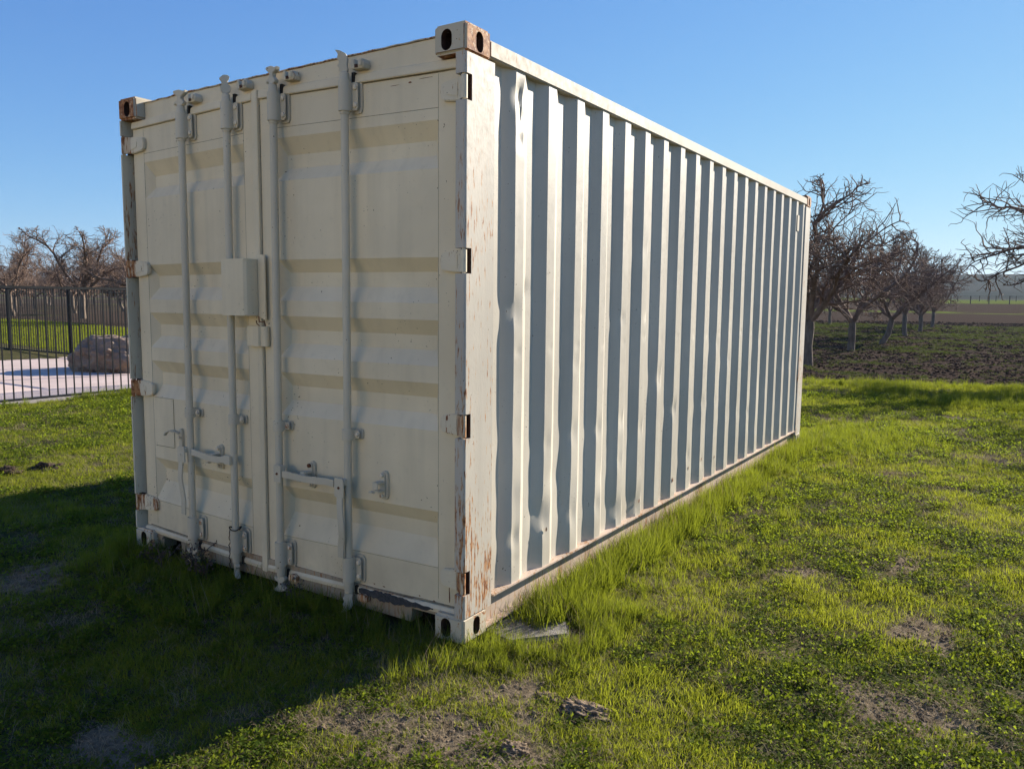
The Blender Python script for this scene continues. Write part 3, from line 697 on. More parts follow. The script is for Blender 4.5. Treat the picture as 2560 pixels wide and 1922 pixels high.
for i, (x, y, rx, ry, rz, lb_) in enumerate([(.66, -.15, .085, .060, .024, 'crumbly brown turf clod, rightmost of the loose lumps before the near container corner'), (.50, -.13, .05, .03, .012, 'pale dry soil lump, left of the crumbly brown clod'),
                                      (.585, -.50, .045, .035, .013, 'small reddish soil lump at the bottom edge of the lawn')]):
    o = lump('soil_clod', (x, y, gz(x, y)+rz*.3), (rx, ry, rz), i+2, M['mound'], 5, .55, fr=6)
    tag(o, lb_, 'soil clod', 'loose soil lumps in the foreground lawn')
for i, (x, y, lb_) in enumerate([(-5.30, .56, 'dark earth mound in sunlit grass, nearest the left edge'), (-5.20, .84, 'dark earth mound in sunlit grass, right of its twin at left')]):
    o = lump('earth_mound', (x, y, gz(x, y)), (.13, .09, .045), i+9, M['clod'], 4, .8, fr=5); tag(o, lb_, 'earth mound', 'earth mounds left of the container')

# ------------------------------------------------------------------ patio, boulders, fences
t = NT('pink_concrete'); k = t.mix(t.step(t.noise(1.5, 4), .3, .7), (.56, .44, .375), (.64, .51, .44)); k = t.mix(t.step(t.noise(60, 2), .5, .8, 0, .4), k, (.30, .24, .21))
M['patio'] = t.prin(k, .85, t.bump(t.noise(90, 3), .2, .004), .2)
t = NT('grey_kerb'); k = t.mix(t.step(t.noise(25, 4), .3, .7), (.26, .24, .22), (.36, .33, .31)); M['kerb'] = t.prin(k, .9, t.bump(t.noise(60, 3), .4, .006), .2)
o = MB().box(-34, -10.10, -8, 8.35, -.25, .012).build('patio', M['patio'], None); tag(o, kind='structure')
o = MB().box(-10.098, -9.70, -8, 8.35, -.25, .030).build('patio_kerb', M['kerb'], None, bevel=.01); tag(o, kind='structure')
o = lump('boulder', (-13.55, 6.35, .20), (1.04, .72, .54), 5, M['boulder'], 6, .20, fr=3.0); tag(o, 'large brown rounded boulder on the pink patio behind the fence', 'boulder')
o = lump('boulder', (-13.35, 3.62, .08), (.50, .34, .26), 8, M['boulder'], 5, .22, fr=2.0); tag(o, 'small boulder cut by the left edge of the photo', 'boulder')
def fence(p0, p1, n, base, top, posts, label, group, extra=None):
    p0 = Vector((*p0, 0)); p1 = Vector((*p1, 0)); d = (p1-p0); L = d.length; d.normalize(); s = Vector((-d.y, d.x, 0))
    F = empty('picket_fence', (0, 0, 0)); tag(F, label, 'fence', group)
    def bar(a, b, w_, z0, z1, name, par=F, link=True):
        vs = [a+s*w_, b+s*w_, b-s*w_, a-s*w_]; mb = MB()
        mb.add([(v.x, v.y, z0) for v in vs]+[(v.x, v.y, z1) for v in vs], [(0,3,2,1),(4,5,6,7),(0,1,5,4),(1,2,6,5),(2,3,7,6),(3,0,4,7)])
        return mb.build(name, M['fence'], par, smooth=0)
    bar(p0, p1, .018, top-.035, top, 'top_rail'); bar(p0, p1, .018, base+.02, base+.055, 'bottom_rail')
    h = .0075
    proto = None
    for i in range(n):
        c = p0+d*(L*(i+.5)/n)
        if proto is None:
            proto = MB().box(-h, h, -h, h, 0, top-.036-base-.056).build('picket', M['fence'], F, smooth=0); o = proto
        else: o = proto.copy(); col.objects.link(o); o.parent = F
        o.location = (c.x, c.y, base+.056); o.rotation_euler = (0, 0, math.atan2(d.y, d.x))
    if extra:
        a, b, m_ = extra; mb = MB()
        for i in range(m_):
            c = Vector((*a, 0)).lerp(Vector((*b, 0)), (i+.5)/m_); mb.box(c.x-h, c.x+h, c.y-h, c.y+h, base+.056, top-.036)
        o = mb.build('pickets', M['fence'], F, smooth=0); o['kind'] = 'stuff'
        bar(Vector((*a, 0)), Vector((*b, 0)), .018, top-.035, top, 'top_rail')
    for c in posts:
        MB().box(c[0]-.034, c[0]+.034, c[1]-.034, c[1]+.034, -.1, top+.035).build('fence_post', M['fence'], F, bevel=.003)
fence((-9.76, -.6), (-9.76, 7.40), 67, .005, 1.625, [(-9.76, 7.44), (-9.76, -.64)], 'black metal picket fence, nearer run along the lawn edge', 'black picket fences round the patio')
fence((-24.7, 7.45), (-13.0, 7.45), 97, .07, 1.70, [(-23.30, 7.45), (-20.32, 7.45), (-17.33, 7.45), (-14.30, 7.45), (-11.8, 7.45)], 'black metal picket fence, farther run behind the boulder', 'black picket fences round the patio', ((-13.0, 7.45), (-9.82, 7.45), 26))

# ------------------------------------------------------------------ yard and barn added unseen behind the viewer to bounce light onto the doors
t = NT('pale_gravel'); k = t.mix(t.step(t.noise(40, 4, .7), .3, .7), (.50, .42, .31), (.36, .29, .21)); M['gravel'] = t.prin(k, 1.0, t.bump(t.noise(60, 4), .6, .01), 0.)
o = MB().box(-26, 30, -40, -9.5, -.2, .03).build('bounce_gravel_yard', M['gravel'], None); tag(o, kind='structure')  # added out of view; its pale surface bounces sun towards the doors
t = NT('cream_boards'); k = t.mix(t.step(t.noise(3, 4, .6, stretch=(1, 1, .1)), .3, .7), (.74, .66, .48), (.66, .58, .42))
wv = t.n('ShaderNodeTexWave'); wv.inputs['Scale'].default_value = 2.2; wv.bands_direction = 'X'; t.l(t.pos(), wv.inputs[0]); M['boards'] = t.prin(k, .8, t.bump(wv.outputs['Fac'], .5, .02), .2)
M['roofing'] = simple('brown_roofing', (.10, .07, .05), (.15, .11, .08), 6, .8)
BN = empty('bounce_barn', (-7., -24., 0)); tag(BN, 'added unseen long cream boarded barn on the gravel yard opposite the container doors', 'bounce_barn')
MB().prism([(-11, 0), (-11, 5.2), (-.0, 7.4), (11, 5.2), (11, 0)], 'y', -9, 0, (0, 0, 0)).build('wall', M['boards'], BN)
MB().prism([(-11.6, 5.08), (-11.6, 5.26), (0, 7.62), (11.6, 5.26), (11.6, 5.08), (0, 7.42)], 'y', -9.5, .5).build('roof', M['roofing'], BN)
for x in (-7.5, 6.0): 
    w_ = MB().box(x-.6, x+.6, .005, .05, 1.2, 2.3).build('window', M['door'], BN); MB().box(x-.52, x+.52, .052, .056, 1.28, 2.22).build('pane', M['fence'], w_)
dd = MB().box(-1.6, 1.6, .005, .06, 0, 3.2).build('sliding_door', M['boards'], BN); MB().box(1.2, 1.3, .062, .09, 1.2, 1.6).build('handle', M['fence'], dd)

# far wire fence
def wirefence(pts, h, label):
    F = empty('wire_fence'); tag(F, label, 'fence', 'wire fences at the far side of the field')
    for (x, y) in pts:
        z = gz(x, y); MB().tube([(x, y, z-.2), (x, y, z+h)], .085, 7).build('fence_post', M['wirefence'], F)
    for k in (.45, .75, .97):
        MB().tube([(x, y, gz(x, y)+h*k) for x, y in pts], .010, 4).build('wire', M['wirefence'], F)
def atu(u, y):   # ground x for photo column u at depth y (used to space the posts as in the photo)
    az = YAW+math.atan((u-1280)/1958.4); return CAM[0]+(y-CAM[1])*math.tan(az)
wirefence([(atu(u, 168.), 168.) for u in (2080, 2128, 2176, 2224, 2272, 2320, 2368, 2417, 2463, 2514, 2566, 2615)], 1.45, 'nearer wire fence with dark posts along the far field edge')
wirefence([(atu(u, 235.), 235.) for u in (2100, 2140, 2180, 2220, 2260, 2300, 2340, 2385, 2439, 2480, 2530, 2580)], 1.4, 'farther wire fence before the hills')

# ------------------------------------------------------------------ orchard trees
class Poly:
    def __init__(s): s.b = {}
    def add(s, pts, rs, k): s.b.setdefault((len(pts), k), []).append((pts, rs))
    def mesh(s):
        Vs = []; Qs = []; off = 0
        for (n, k), L in s.b.items():
            P = np.array([l[0] for l in L]); Rr = np.array([l[1] for l in L]); m = len(L)
            T = np.empty_like(P); T[:, 1:-1] = P[:, 2:]-P[:, :-2]; T[:, 0] = P[:, 1]-P[:, 0]; T[:, -1] = P[:, -1]-P[:, -2]
            T /= np.linalg.norm(T, axis=2, keepdims=True)+1e-9
            A = np.where(np.abs(T[:, :1, 2:3]) < .8, np.array([0., 0, 1]), np.array([1., 0, 0])); A = np.broadcast_to(A, T.shape)
            U = np.cross(T, A); U /= np.linalg.norm(U, axis=2, keepdims=True)+1e-9; Wd = np.cross(T, U)
            an = np.arange(k)*2*np.pi/k
            V = P[:, :, None]+Rr[:, :, None, None]*(U[:, :, None]*np.cos(an)[:, None]+Wd[:, :, None]*np.sin(an)[:, None])
            idx = (np.arange(m)[:, None, None]*n+np.arange(n-1)[None, :, None])*k+np.arange(k)
            nx_ = (np.arange(m)[:, None, None]*n+np.arange(n-1)[None, :, None])*k+(np.arange(k)+1) % k
            Q = np.stack([idx, nx_, nx_+k, idx+k], -1).reshape(-1, 4)+off
            Vs.append(V.reshape(-1, 3)); Qs.append(Q); off += m*n*k
        return np.concatenate(Vs), np.concatenate(Qs)
def make_tree(seed, height=4.7, rad=3.0, fork=1.05, tr=.15, lean=(0, 0), dense=1.0, bias=None):
    g = np.random.default_rng(seed); tk = Poly(); cr = Poly()
    cz = fork+(height-fork)*.50; rz = (height-cz)
    def branch(p, d, L, r0, r1, n, wob, up, poly, k):
        pts = [p]; rs = [r0]; d = d/np.linalg.norm(d); st = L/n
        for i in range(n):
            d = d+g.normal(0, wob, 3)+np.array([0, 0, up])*(1.2-i/n)
            q = (p-np.array([0, 0, cz])); e = np.sqrt((q[0]/rad)**2+(q[1]/rad)**2+(q[2]/rz)**2)
            if e > .9: d = d-.25*(e-.9)*q/(np.linalg.norm(q)+1e-6)
            d = d/np.linalg.norm(d); p = p+d*st*float(np.clip((1.2-e)/.35, .12, 1)); pts.append(p); rs.append(r0+(r1-r0)*((i+1)/n)**.8)
        poly.add(np.array(pts), np.array(rs), k); return pts, d
    base = np.array([0., 0, -.15]); top = np.array([lean[0], lean[1], fork])
    mid = [base, base+np.array([0, 0, .2]), (base*.5+top*.5)+np.array([g.normal(0, .03), g.normal(0, .03), 0])+.1*np.array([*lean, 0]), top*.85+base*.15, top+np.array([0, 0, .06])]
    tk.add(np.array(mid), np.array([tr*1.3, tr*1.08, tr*.94, tr*1.0, tr*.80]), 12)
    ns = g.integers(4, 6); a0 = g.uniform(0, 6.28)
    def side(pts, j, dirn, ang):
        a = np.array(pts[j]); t = np.array(pts[min(j+1, len(pts)-1)])-np.array(pts[j-1]); t /= np.linalg.norm(t)
        u = g.normal(0, 1, 3); u -= t*u.dot(t); u /= np.linalg.norm(u); return t*math.cos(ang)+u*math.sin(ang)
    for s_ in range(ns):
        an = a0+s_*2*math.pi/ns+g.normal(0, .25); tilt = g.uniform(.50, .98) if s_ else .35
        d = np.array([math.cos(an)*math.sin(tilt), math.sin(an)*math.sin(tilt), math.cos(tilt)])
        L = g.uniform(.75, 1.0)*math.hypot(rad, rz*1.1); P1, d1 = branch(top, d, L, tr*.72, .034, 9, .19, .0, cr, 8)
        for j in range(2, 10):
            for rep in range(1+(g.random() < .45)):
                d2 = side(P1, min(j, 9), d1, g.uniform(.5, 1.15)); d2[2] += .25
                P2, e2 = branch(np.array(P1[j]), d2, g.uniform(.8, 1.9)*(1-.04*j), .036*(1-.045*j)+.006, .011, 7, .24, .03, cr, 5)
                for k2 in range(1, 8):
                    for rp in range(1+(g.random() < .60*dense)):
                        d3 = side(P2, k2, e2, g.uniform(.5, 1.3)); d3[2] += .12
                        P3, e3 = branch(np.array(P2[k2]), d3, g.uniform(.28, .85), .014, .007, 5, .27, .0, cr, 4)
                        for k3 in range(1, 6):
                            if g.random() < .78*dense:
                                d4 = side(P3, k3, e3, g.uniform(.5, 1.3)); d4[2] += .1
                                branch(np.array(P3[k3]), d4, g.uniform(.12, .42), .0075, .0042, 3, .25, .02, cr, 3)
    return tk.mesh(), cr.mesh()
PROTO = []
for sd_, kw in ((11, dict(height=4.7, rad=3.1, fork=.98, tr=.12)), (23, dict(height=4.15, rad=3.3, fork=1.0, tr=.112, lean=(.04, 0))), (37, dict(height=3.9, rad=3.2, fork=1.0, tr=.112, lean=(.30, .1))), (53, dict(height=4.3, rad=3.5, fork=1.1, tr=.12)), (71, dict(height=4.7, rad=3.5, fork=1.05, tr=.13, dense=1.05))):
    (tv, tq), (cv, cq) = make_tree(sd_, **kw)
    PROTO.append((mesh_np('trunk', tv, tq, M['trunk'], smooth=True, link=False).data, mesh_np('crown', cv, cq, M['crown'], smooth=True, link=False).data))
def tree(p, x, y, rz, s, label, group, sz=1):
    e = empty('orchard_tree', (x, y, gz(x, y))); e.rotation_euler = (0, 0, rz); e.scale = (s, s, s*sz); tag(e, label, 'tree', group)
    for nm, me in (('trunk', PROTO[p][0]), ('crown', PROTO[p][1])):
        o = bpy.data.objects.new(nm, me); col.objects.link(o); o.parent = e
GR = 'bare orchard trees right of the container'
tree(3, -2.45, 17.5, 5.11, 1.0, 'bare orchard tree beside the container\'s far corner, nearest and tallest of the row', GR)
tree(1, -2.60, 24.1, 5.1, 1.0, 'bare orchard tree with straight pale trunk, second in the row from the container', GR, .90)
tree(2, -2.70, 31.5, 5.9, .98, 'bare orchard tree with leaning curved trunk, third in the row', GR)
tree(1, -2.80, 39.3, 3.6, 1.0, 'bare orchard tree, fourth in the row from the container', GR)
tree(0, -3.10, 49.0, 4.5, .98, 'bare orchard tree, fifth in the row from the container', GR)
tree(1, -3.30, 58.5, .4, 1.02, 'bare orchard tree at the far end of the row', GR)
tree(4, 4.4, 17.0, 2.618, 1.15, 'bare orchard tree whose crown enters at the right edge of the photo', GR, .913)
tree(1, -10.6, 61.8, 2.9, .95, 'far bare tree whose small trunk shows between the first two trunks of the row', GR)
tree(2, -9.9, 50.5, .9, .95, 'bare tree mostly hidden behind the container\'s far corner', GR)
GL = 'bare orchard trees behind the patio fence'
names = []
rows_y = (17.5, 24.1, 31.5, 39.3, 49.0, 58.5)
place = []
for i in range(3, 19):
    for j, yy in enumerate(rows_y):
        x = -2.6-6.6*i+rnd.uniform(-.3, .3); y = yy+rnd.uniform(-.3, .3)
        az = math.degrees(math.atan2(-(x-CAM[0]), y-CAM[1])); d = math.hypot(x-CAM[0], y-CAM[1]); m_ = math.degrees(3./d)
        if 59.2-m_ < az < 66.2+m_: place.append((az, d, x, y, j, i))
ordn = ['first', 'second', 'third', 'fourth', 'fifth', 'sixth', 'seventh', 'eighth', 'ninth', 'tenth', 'eleventh', 'twelfth', 'thirteenth', 'fourteenth', 'fifteenth']
rowname = ['front row', 'second row back', 'third row back', 'fourth row back', 'fifth row back', 'rearmost row']
for j in range(6):
    r_ = sorted([q for q in place if q[4] == j], key=lambda q: -q[0])
    for k, (az, d, x, y, j_, i_) in enumerate(r_):
        p_ = (i_*3+j*5) % 4; tree(p_, x, y, rnd.uniform(0, 6.28), rnd.uniform(.96, 1.04), f'bare orchard tree behind the patio fence, {rowname[j]}, {ordn[k]} from the left', GL, (.92, .95, 1.08, .96)[p_])

# ------------------------------------------------------------------ vegetation scatter
def blade_patch(name, n, rad, h0, h1, w_, bend, mat, seed, seg=3, lay=0.):
    g = np.random.default_rng(seed)
    r = rad*np.sqrt(g.random(n)); a = g.random(n)*6.283; bx = r*np.cos(a); by = r*np.sin(a)
    L = g.uniform(h0, h1, n); da = g.random(n)*6.283; bd = bend*g.uniform(.2, 1.3, n)+lay; fa = da+g.normal(0, .6, n)+1.57
    t = np.linspace(0, 1, seg+1)
    th = bd[:, None]*t[None]                                 # angle from vertical grows along the blade
    dz = np.cos(th)*(L/seg)[:, None]; dr = np.sin(th)*(L/seg)[:, None]
    z = np.concatenate([np.zeros((n, 1)), np.cumsum(dz[:, 1:], 1)], 1); rr = np.concatenate([np.zeros((n, 1)), np.cumsum(dr[:, 1:], 1)], 1)
    cx = bx[:, None]+rr*np.cos(da)[:, None]; cy = by[:, None]+rr*np.sin(da)[:, None]
    wd = (w_*g.uniform(.6, 1.3, n))[:, None]*(1-t[None]**1.6*.92)*.5
    wx = np.cos(fa)[:, None]*wd; wy = np.sin(fa)[:, None]*wd
    V = np.stack([np.stack([cx-wx, cy-wy, z-.012], -1), np.stack([cx+wx, cy+wy, z-.012], -1)], 2)   # n, seg+1, 2, 3
    b = (np.arange(n)*(seg+1)*2)[:, None]+np.arange(seg)*2
    Q = np.stack([b, b+1, b+3, b+2], -1).reshape(-1, 4)
    return mesh_np(name, V.reshape(-1, 3), Q, mat, smooth=True, link=False)
def leaf_patch(name, n, rad, size, hmax, mat, seed):
    g = np.random.default_rng(seed); Vs = []; Qs = []
    for i in range(n):
        r = rad*math.sqrt(g.random()); a = g.random()*6.283; h = hmax*g.random()*(1-.5*r/rad)
        c = np.array([r*math.cos(a), r*math.sin(a), h]); s = size*g.uniform(.5, 1.3); az = a+g.normal(0, .8)
        til = g.uniform(-.2, .9)
        d = np.array([math.cos(az)*math.cos(til), math.sin(az)*math.cos(til), math.sin(til)]); u = np.array([-math.sin(az), math.cos(az), g.normal(0, .3)])
        up = np.cross(d, u)*.12*s
        pts = [c, c+d*s*.5+u*s*.34-up, c+d*s*1.05, c+d*s*.5-u*s*.34-up]
        Vs += pts; Qs.append([4*i, 4*i+1, 4*i+2, 4*i+3])
    return mesh_np(name, np.array(Vs), np.array(Qs), mat, link=False)
def scatter(name, xy, scl, idx, srcs, label, cat='grass', tilt=.12, zoff=0., zs=None):
    n = len(xy); me = bpy.data.meshes.new(name)
    z = terrain(xy[:, 0], xy[:, 1])+zoff
    me.vertices.add(n); me.vertices.foreach_set('co', np.column_stack([xy, z]).astype(np.float32).ravel())
    g = np.random.default_rng(n)
    rot = np.column_stack([g.normal(0, tilt, n), g.normal(0, tilt, n), g.random(n)*6.283]).astype(np.float32)
    a = me.attributes.new('rot', 'FLOAT_VECTOR', 'POINT'); a.data.foreach_set('vector', rot.ravel())
    sv = np.column_stack([scl, scl, scl*(zs if zs is not None else g.uniform(.75, 1.2, n))]).astype(np.float32)
    a = me.attributes.new('scl', 'FLOAT_VECTOR', 'POINT'); a.data.foreach_set('vector', sv.ravel())
    a = me.attributes.new('idx', 'INT', 'POINT'); a.data.foreach_set('value', idx.astype(np.int32))
    o = bpy.data.objects.new(name, me); col.objects.link(o); tag(o, label, cat, kind='stuff')
    cl = bpy.data.collections.new(name+'_sources')
    for s in srcs: cl.objects.link(s)
    ng = bpy.data.node_groups.new(name+'_scatter', 'GeometryNodeTree'); N = ng.nodes; Lk = ng.links
    ng.interface.new_socket('Geometry', in_out='INPUT', socket_type='NodeSocketGeometry'); ng.interface.new_socket('Geometry', in_out='OUTPUT', socket_type='NodeSocketGeometry')
    gi = N.new('NodeGroupInput'); go = N.new('NodeGroupOutput'); ip = N.new('GeometryNodeInstanceOnPoints'); ci = N.new('GeometryNodeCollectionInfo')
    ci.inputs['Collection'].default_value = cl; ci.inputs['Separate Children'].default_value = True; ci.inputs['Reset Children'].default_value = True
    def na(nm, ty):
        q = N.new('GeometryNodeInputNamedAttribute'); q.data_type = ty; q.inputs['Name'].default_value = nm; return next(s for s in q.outputs if s.enabled and s.name == 'Attribute')
    er = N.new('FunctionNodeEulerToRotation'); Lk.new(na('rot', 'FLOAT_VECTOR'), er.inputs[0])
    Lk.new(gi.outputs[0], ip.inputs['Points']); Lk.new(ci.outputs[0], ip.inputs['Instance']); ip.inputs['Pick Instance'].default_value = True
    Lk.new(na('idx', 'INT'), ip.inputs['Instance Index']); Lk.new(er.outputs[0], ip.inputs['Rotation']); Lk.new(na('scl', 'FLOAT_VECTOR'), ip.inputs['Scale'])
    Lk.new(ip.outputs[0], go.inputs[0])
    md = o.modifiers.new('scatter', 'NODES'); md.node_group = ng
    return o
def polar(n, r0, r1, a0, a1, p=1.0, seed=0):
    """points round the camera's spot, density falling with distance as r^-p"""
    g = np.random.default_rng(seed); e = 2-p
    r = (r0**e+(r1**e-r0**e)*g.random(n))**(1/e) if abs(e) > 1e-6 else r0*(r1/r0)**g.random(n)
    a = np.radians(g.uniform(a0, a1, n)); return np.column_stack([CAM[0]+r*np.sin(a), CAM[1]+r*np.cos(a)]), r
def footprint(x, y): return (x > -2.44) & (x < .0) & (y > .03) & (y < 6.06)
gA = [blade_patch(f'a{k}', 34, .045, .014, .050, .0034, 1.1, M['grass'], 100+k) for k in range(4)]
gB = [blade_patch(f'b{k}', 40, .10, .025, .075, .0045, 1.1, M['grass'], 120+k) for k in range(3)]
gL = [leaf_patch(f'c{k}', 64, .062, .015, .036, M['leaf'], 140+k) for k in range(4)]
gT = [blade_patch(f'd{k}', 26, .05, .08, .20, .0045, .8, M['tall'], 160+k, 4) for k in range(4)]
gD = [blade_patch(f'e{k}', 16, .05, .03, .09, .0018, .6, M['dry'], 180+k, 3, 1.1) for k in range(3)]
gW = [leaf_patch(f'f{k}', 55, .13, .030, .06, M['seed'], 200+k) for k in range(3)]
A0, A1 = -76, 12
# short lawn near and mid
xy, r = polar(78000, 1.35, 22, A0, A1, 1.25, 1)
x, y = xy.T
tex = fbm(x*1.3, y*1.3, 71, 4); tex2 = fbm(x*5, y*5, 73, 3); br = bare(x, y)
shade = (x < 0) & (y < 0)
keep = ~footprint(x, y) & ~((x < -9.70) & (y < 8.4)) & (y < edge_y(x)) & (rng.random(len(x)) > br*.80) & (rng.random(len(x)) < .22+.78*sstep(.36, .54, .5*tex+.5*tex2))
isleaf = (tex+.6*(tex2-.5)+.09*rng.standard_normal(len(x)) < .46)
q = keep & ~isleaf & (r < 6.5); s = (.52+.40*sstep(.45, .7, tex)+.55*sstep(.5, .7, tex2))[q]*(.9+.05*r[q])
scatter('lawn_grass', xy[q], s, rng.integers(0, 4, q.sum()), gA, 'short bright green grass of the lawn')
q = keep & ~isleaf & (r >= 6.5)
scatter('far_lawn_grass', xy[q], (.40+.045*r[q])*(.7+.6*tex2[q]), rng.integers(0, 3, q.sum()), gB, 'sunlit mown grass farther from the camera')
q = keep & isleaf & (r < 14)
scatter('ground_cover_weeds', xy[q], .75+.07*r[q], rng.integers(0, 4, q.sum()), gL, 'low dark leafy ground cover among the grass', 'ground cover')
# thatch
xy, r = polar(26000, 1.35, 12, A0, A1, 1.2, 2); x, y = xy.T; br = bare(x, y)
keep = ~footprint(x, y) & (y < edge_y(x)) & (x > -9.6) & (rng.random(len(x)) < .30+.6*br+.5*sstep(.45, .6, fbm(x*1.7, y*1.7, 91)))
scatter('dry_thatch', xy[keep], .7+.06*r[keep], rng.integers(0, 3, keep.sum()), gD, 'dry tan grass litter lying in the lawn', 'dry grass', zoff=.004)
# tall grass: along the container side, under the doors, along the field edge, tufts by the fence
P = []; S = []
def band(n, fx, fy, cond=None, s0=.7, s1=1.1, seed=0):
    g = np.random.default_rng(seed); a = np.column_stack([fx(g.random(n), g.random(n)), fy(g.random(n), g.random(n))]); 
    k = np.ones(n, bool) if cond is None else cond(a[:, 0], a[:, 1], g); P.append(a[k]); S.append(g.uniform(s0, s1, n)[k])
def cnd_side(x, y, g): return (g.random(len(x)) < np.exp(-np.clip(x, 0, 2)/(.11+.10*fbm(y*.9, x*0, 17)))*(.35+.65*sstep(.35, .55, fbm(x*2, y*2.5, 41)))+.02) & (bare(x, y) < .5)
g_ = np.random.default_rng(5)
def uni(n, x0, x1, y0, y1, cond, s0, s1, seed):
    g = np.random.default_rng(seed); a = np.column_stack([g.uniform(x0, x1, n), g.uniform(y0, y1, n)]); k = cond(a[:, 0], a[:, 1], g); P.append(a[k]); S.append(g.uniform(s0, s1, n)[k])
uni(4600, -.03, .9, .10, 6.3, cnd_side, .34, .74, 51)
uni(1500, .005, .20, .35, 6.1, lambda x, y, g: g.random(len(x)) < .45+.55*sstep(.35, .5, fbm(y*1.3, y*0, 18)), .62, 1.0, 61)
uni(1500, -2.5, .05, -.55, .03, lambda x, y, g: g.random(len(x)) < np.exp(y/.16)*.55+.12*sstep(.5, .6, fbm(x*2, y*2, 43)), .40, .85, 52)
uni(140, -2.60, -2.40, -.12, .2, lambda x, y, g: g.random(len(x)) < .7, .5, .9, 62)
uni(260, -.10, .35, -.15, .22, lambda x, y, g: g.random(len(x)) < .6*np.exp(-((x-.08)**2+(y-.02)**2)/.025), .35, .6, 53)
uni(420, .12, .50, .10, .80, lambda x, y, g: (g.random(len(x)) < .7) & (np.abs(x-.1) > .06) & (bare(x, y) < .4), .4, .7, 57)
uni(11000, -6, 6, 10.3, 14.9, lambda x, y, g: (y < edge_y(x)-.15) & (y > 10.85-.2*x+.8*(fbm(x*.7, x*0, 6)-.5)) & (g.random(len(x)) < .10+.7*sstep(.38, .6, fbm(x*.9, y*.9, 47))), .45, .95, 54)
uni(1600, -.1, 1.6, 5.6, 8.2, lambda x, y, g: g.random(len(x)) < np.exp(-((x-.35)**2/.35+(y-6.6)**2/.9))*.8, .45, .9, 55)
uni(900, -9.9, -9.2, 1.5, 7.5, lambda x, y, g: g.random(len(x)) < np.exp(-((x+9.6)/.14)**2)*(sstep(.42, .6, fbm(x*0, y*1.3, 49))*.9+.1), .5, 1.0, 56)
P = np.concatenate(P); S = np.concatenate(S); kk = ~((P[:, 0] > -2.42) & (P[:, 0] < -.0) & (P[:, 1] > .05) & (P[:, 1] < 6.05)); P = P[kk]; S = S[kk]
gT.append(blade_patch('d9', 9, .05, .10, .24, .0028, .9, M['dry'], 199, 4))
scatter('tall_grass', P, S, np.where(rng.random(len(P)) < .09, 4, rng.integers(0, 4, len(P))), gT, 'taller unmown grass along the container and the field edge', 'grass')
# seedlings and clods on the ploughed orchard floor
xy, r = polar(42000, 13, 75, -20, 10, 1.35, 3); x, y = xy.T
st = fbm(x*.22, y*1.25, 61, 3); nn = fbm(x*1.2, y*2.0, 63, 3)
k = (y > edge_y(x)-.3) & (rng.random(len(x)) < .06+.62*sstep(.53, .63, .6*st+.4*nn)) & (y < 64)
scatter('field_weeds', xy[k], .35+.022*r[k], rng.integers(0, 3, k.sum()), gW, 'green seedlings in strips across the ploughed orchard floor', 'ground cover')
k2 = ~k & (y > edge_y(x)) & (rng.random(len(x)) < .8)
clods = []
for q in range(3):
    o = lump(f'clod{q}', (0, 0, 0), (.06, .05, .03), 20+q, M['clod'], 2, .8, fr=4); col.objects.unlink(o); clods.append(o)
scatter('soil_clods', xy[k2], .25+.014*r[k2]*rng.uniform(.4, 1.4, k2.sum()), rng.integers(0, 3, k2.sum()), clods, 'dark soil clods of the ploughed orchard floor', 'soil', .4)
g = np.random.default_rng(19); n = 60000
xy = np.column_stack([g.uniform(-3, 3.2, n), g.uniform(-1.6, 6.5, n)]); b_ = bare(xy[:, 0], xy[:, 1]); k = (g.random(n) < b_*.75) & ~footprint(xy[:, 0], xy[:, 1])
crumbs = []
for q in range(3):
    o = lump(f'crumb{q}', (0, 0, 0), (.011, .009, .006), 40+q, M['mound'], 2, .8, fr=4); col.objects.unlink(o); crumbs.append(o)
scatter('soil_crumbs', xy[k], g.uniform(.3, 1.3, n)[k], g.integers(0, 3, n)[k], crumbs, 'small soil crumbs on the bare patches of the lawn', 'soil', .5)
# grass between far fence and orchard (left)
g = np.random.default_rng(9); n = 16000
xy = np.column_stack([g.uniform(-44, -14, n), g.uniform(8.2, 15.8, n)]); k = xy[:, 1] < edge_y(xy[:, 0])
scatter('grass_behind_fence', xy[k], g.uniform(1.3, 2.0, n)[k], g.integers(0, 3, n)[k], gB, 'green grass between the patio fence and the orchard')
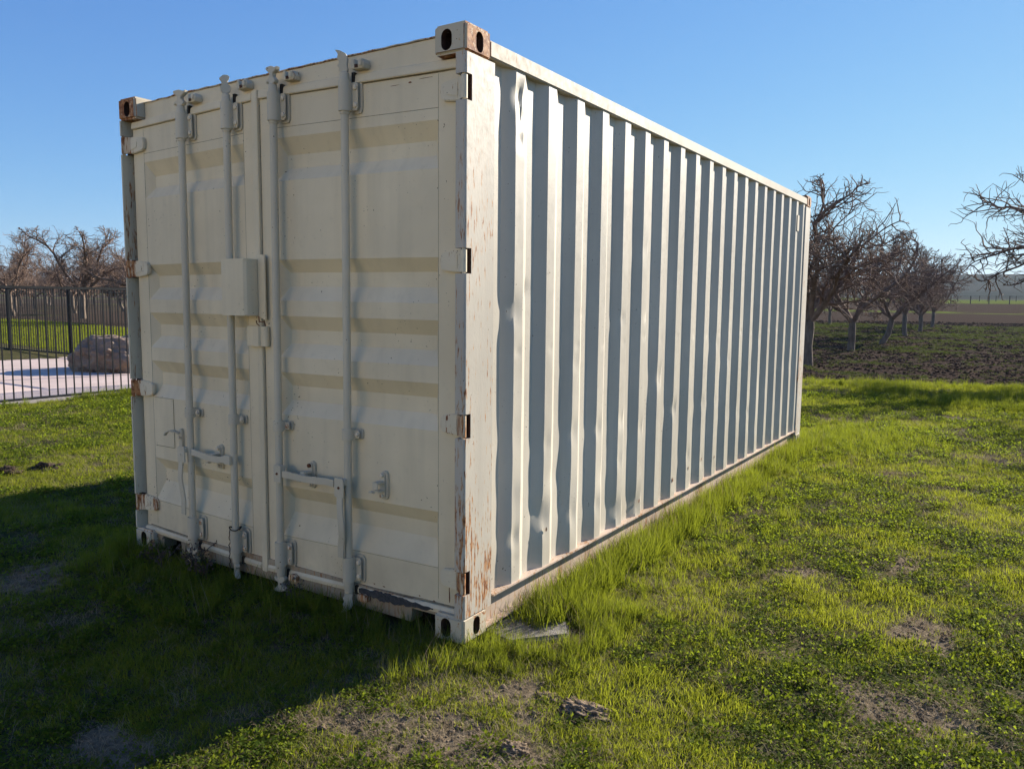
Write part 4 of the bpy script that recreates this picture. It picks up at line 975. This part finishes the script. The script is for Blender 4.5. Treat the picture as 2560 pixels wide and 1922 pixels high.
# thin evening haze that greys the hills
hz = bpy.data.materials.new('haze_air'); hz.use_nodes = True; hz.node_tree.nodes.clear()
ho = hz.node_tree.nodes.new('ShaderNodeOutputMaterial'); hv = hz.node_tree.nodes.new('ShaderNodeVolumePrincipled'); hv.inputs['Color'].default_value = (.70, .86, 1, 1)
hv.inputs['Density'].default_value = HAZE; hv.inputs['Anisotropy'].default_value = .2; hz.node_tree.links.new(hv.outputs[0], ho.inputs['Volume'])
o = MB().box(-2510, 2510, -310, 3210, -4, 90).build('haze', hz, None, smooth=0); tag(o, kind='stuff')
# dried weed stalks in front of the left door
def dryweed(x, y, h, seed, label):
    g = random.Random(seed); e = empty('dry_weed', (x, y, gz(x, y))); tag(e, label, 'plant', 'dried weeds under the doors')
    st = MB(); lf = MB()
    for s_ in range(g.randint(4, 6)):
        a = g.uniform(0, 6.28); l = h*g.uniform(.6, 1.1); p = Vector((0, 0, 0)); d = Vector((math.cos(a)*.4, math.sin(a)*.35, 1)).normalized(); pts = [p.copy()]
        for i in range(7):
            d = (d+Vector((g.gauss(0, .16), g.gauss(0, .16), -.03*i))).normalized(); p = p+d*l/7; pts.append(p.copy())
            if i > 1:
                for q in range(4):
                    c = p+Vector((g.gauss(0, .014), g.gauss(0, .014), g.gauss(0, .010))); r_ = g.uniform(.005, .011)
                    u = Vector((g.gauss(0, 1), g.gauss(0, 1), g.gauss(0, 1))).normalized()*r_; v = u.orthogonal().normalized()*r_*.7
                    lf.add([c-u, c-v, c+u, c+v], [(0, 1, 2, 3)])
        st.tube(pts, [.0022]*7+[.001], 5)
    st.build('stem', M['dryweed'], e); lf.build('leaves', M['dryweed'], e, smooth=0)
for i, (x, y, h, lb_) in enumerate([(-2.12, -.10, .17, 'dried brown weed below the left fork pocket, leftmost'), (-1.98, -.12, .19, 'dried brown weed, second from the left under the left door'), (-1.78, -.06, .24, 'dried brown weed beside the lower end of the first locking bar'),
                                 (-1.66, -.08, .22, 'dried brown weed between the first and second locking bars'), (-1.02, -.03, .12, 'small dark weed right of the third locking bar end')]): dryweed(x, y, h, i+3, lb_)
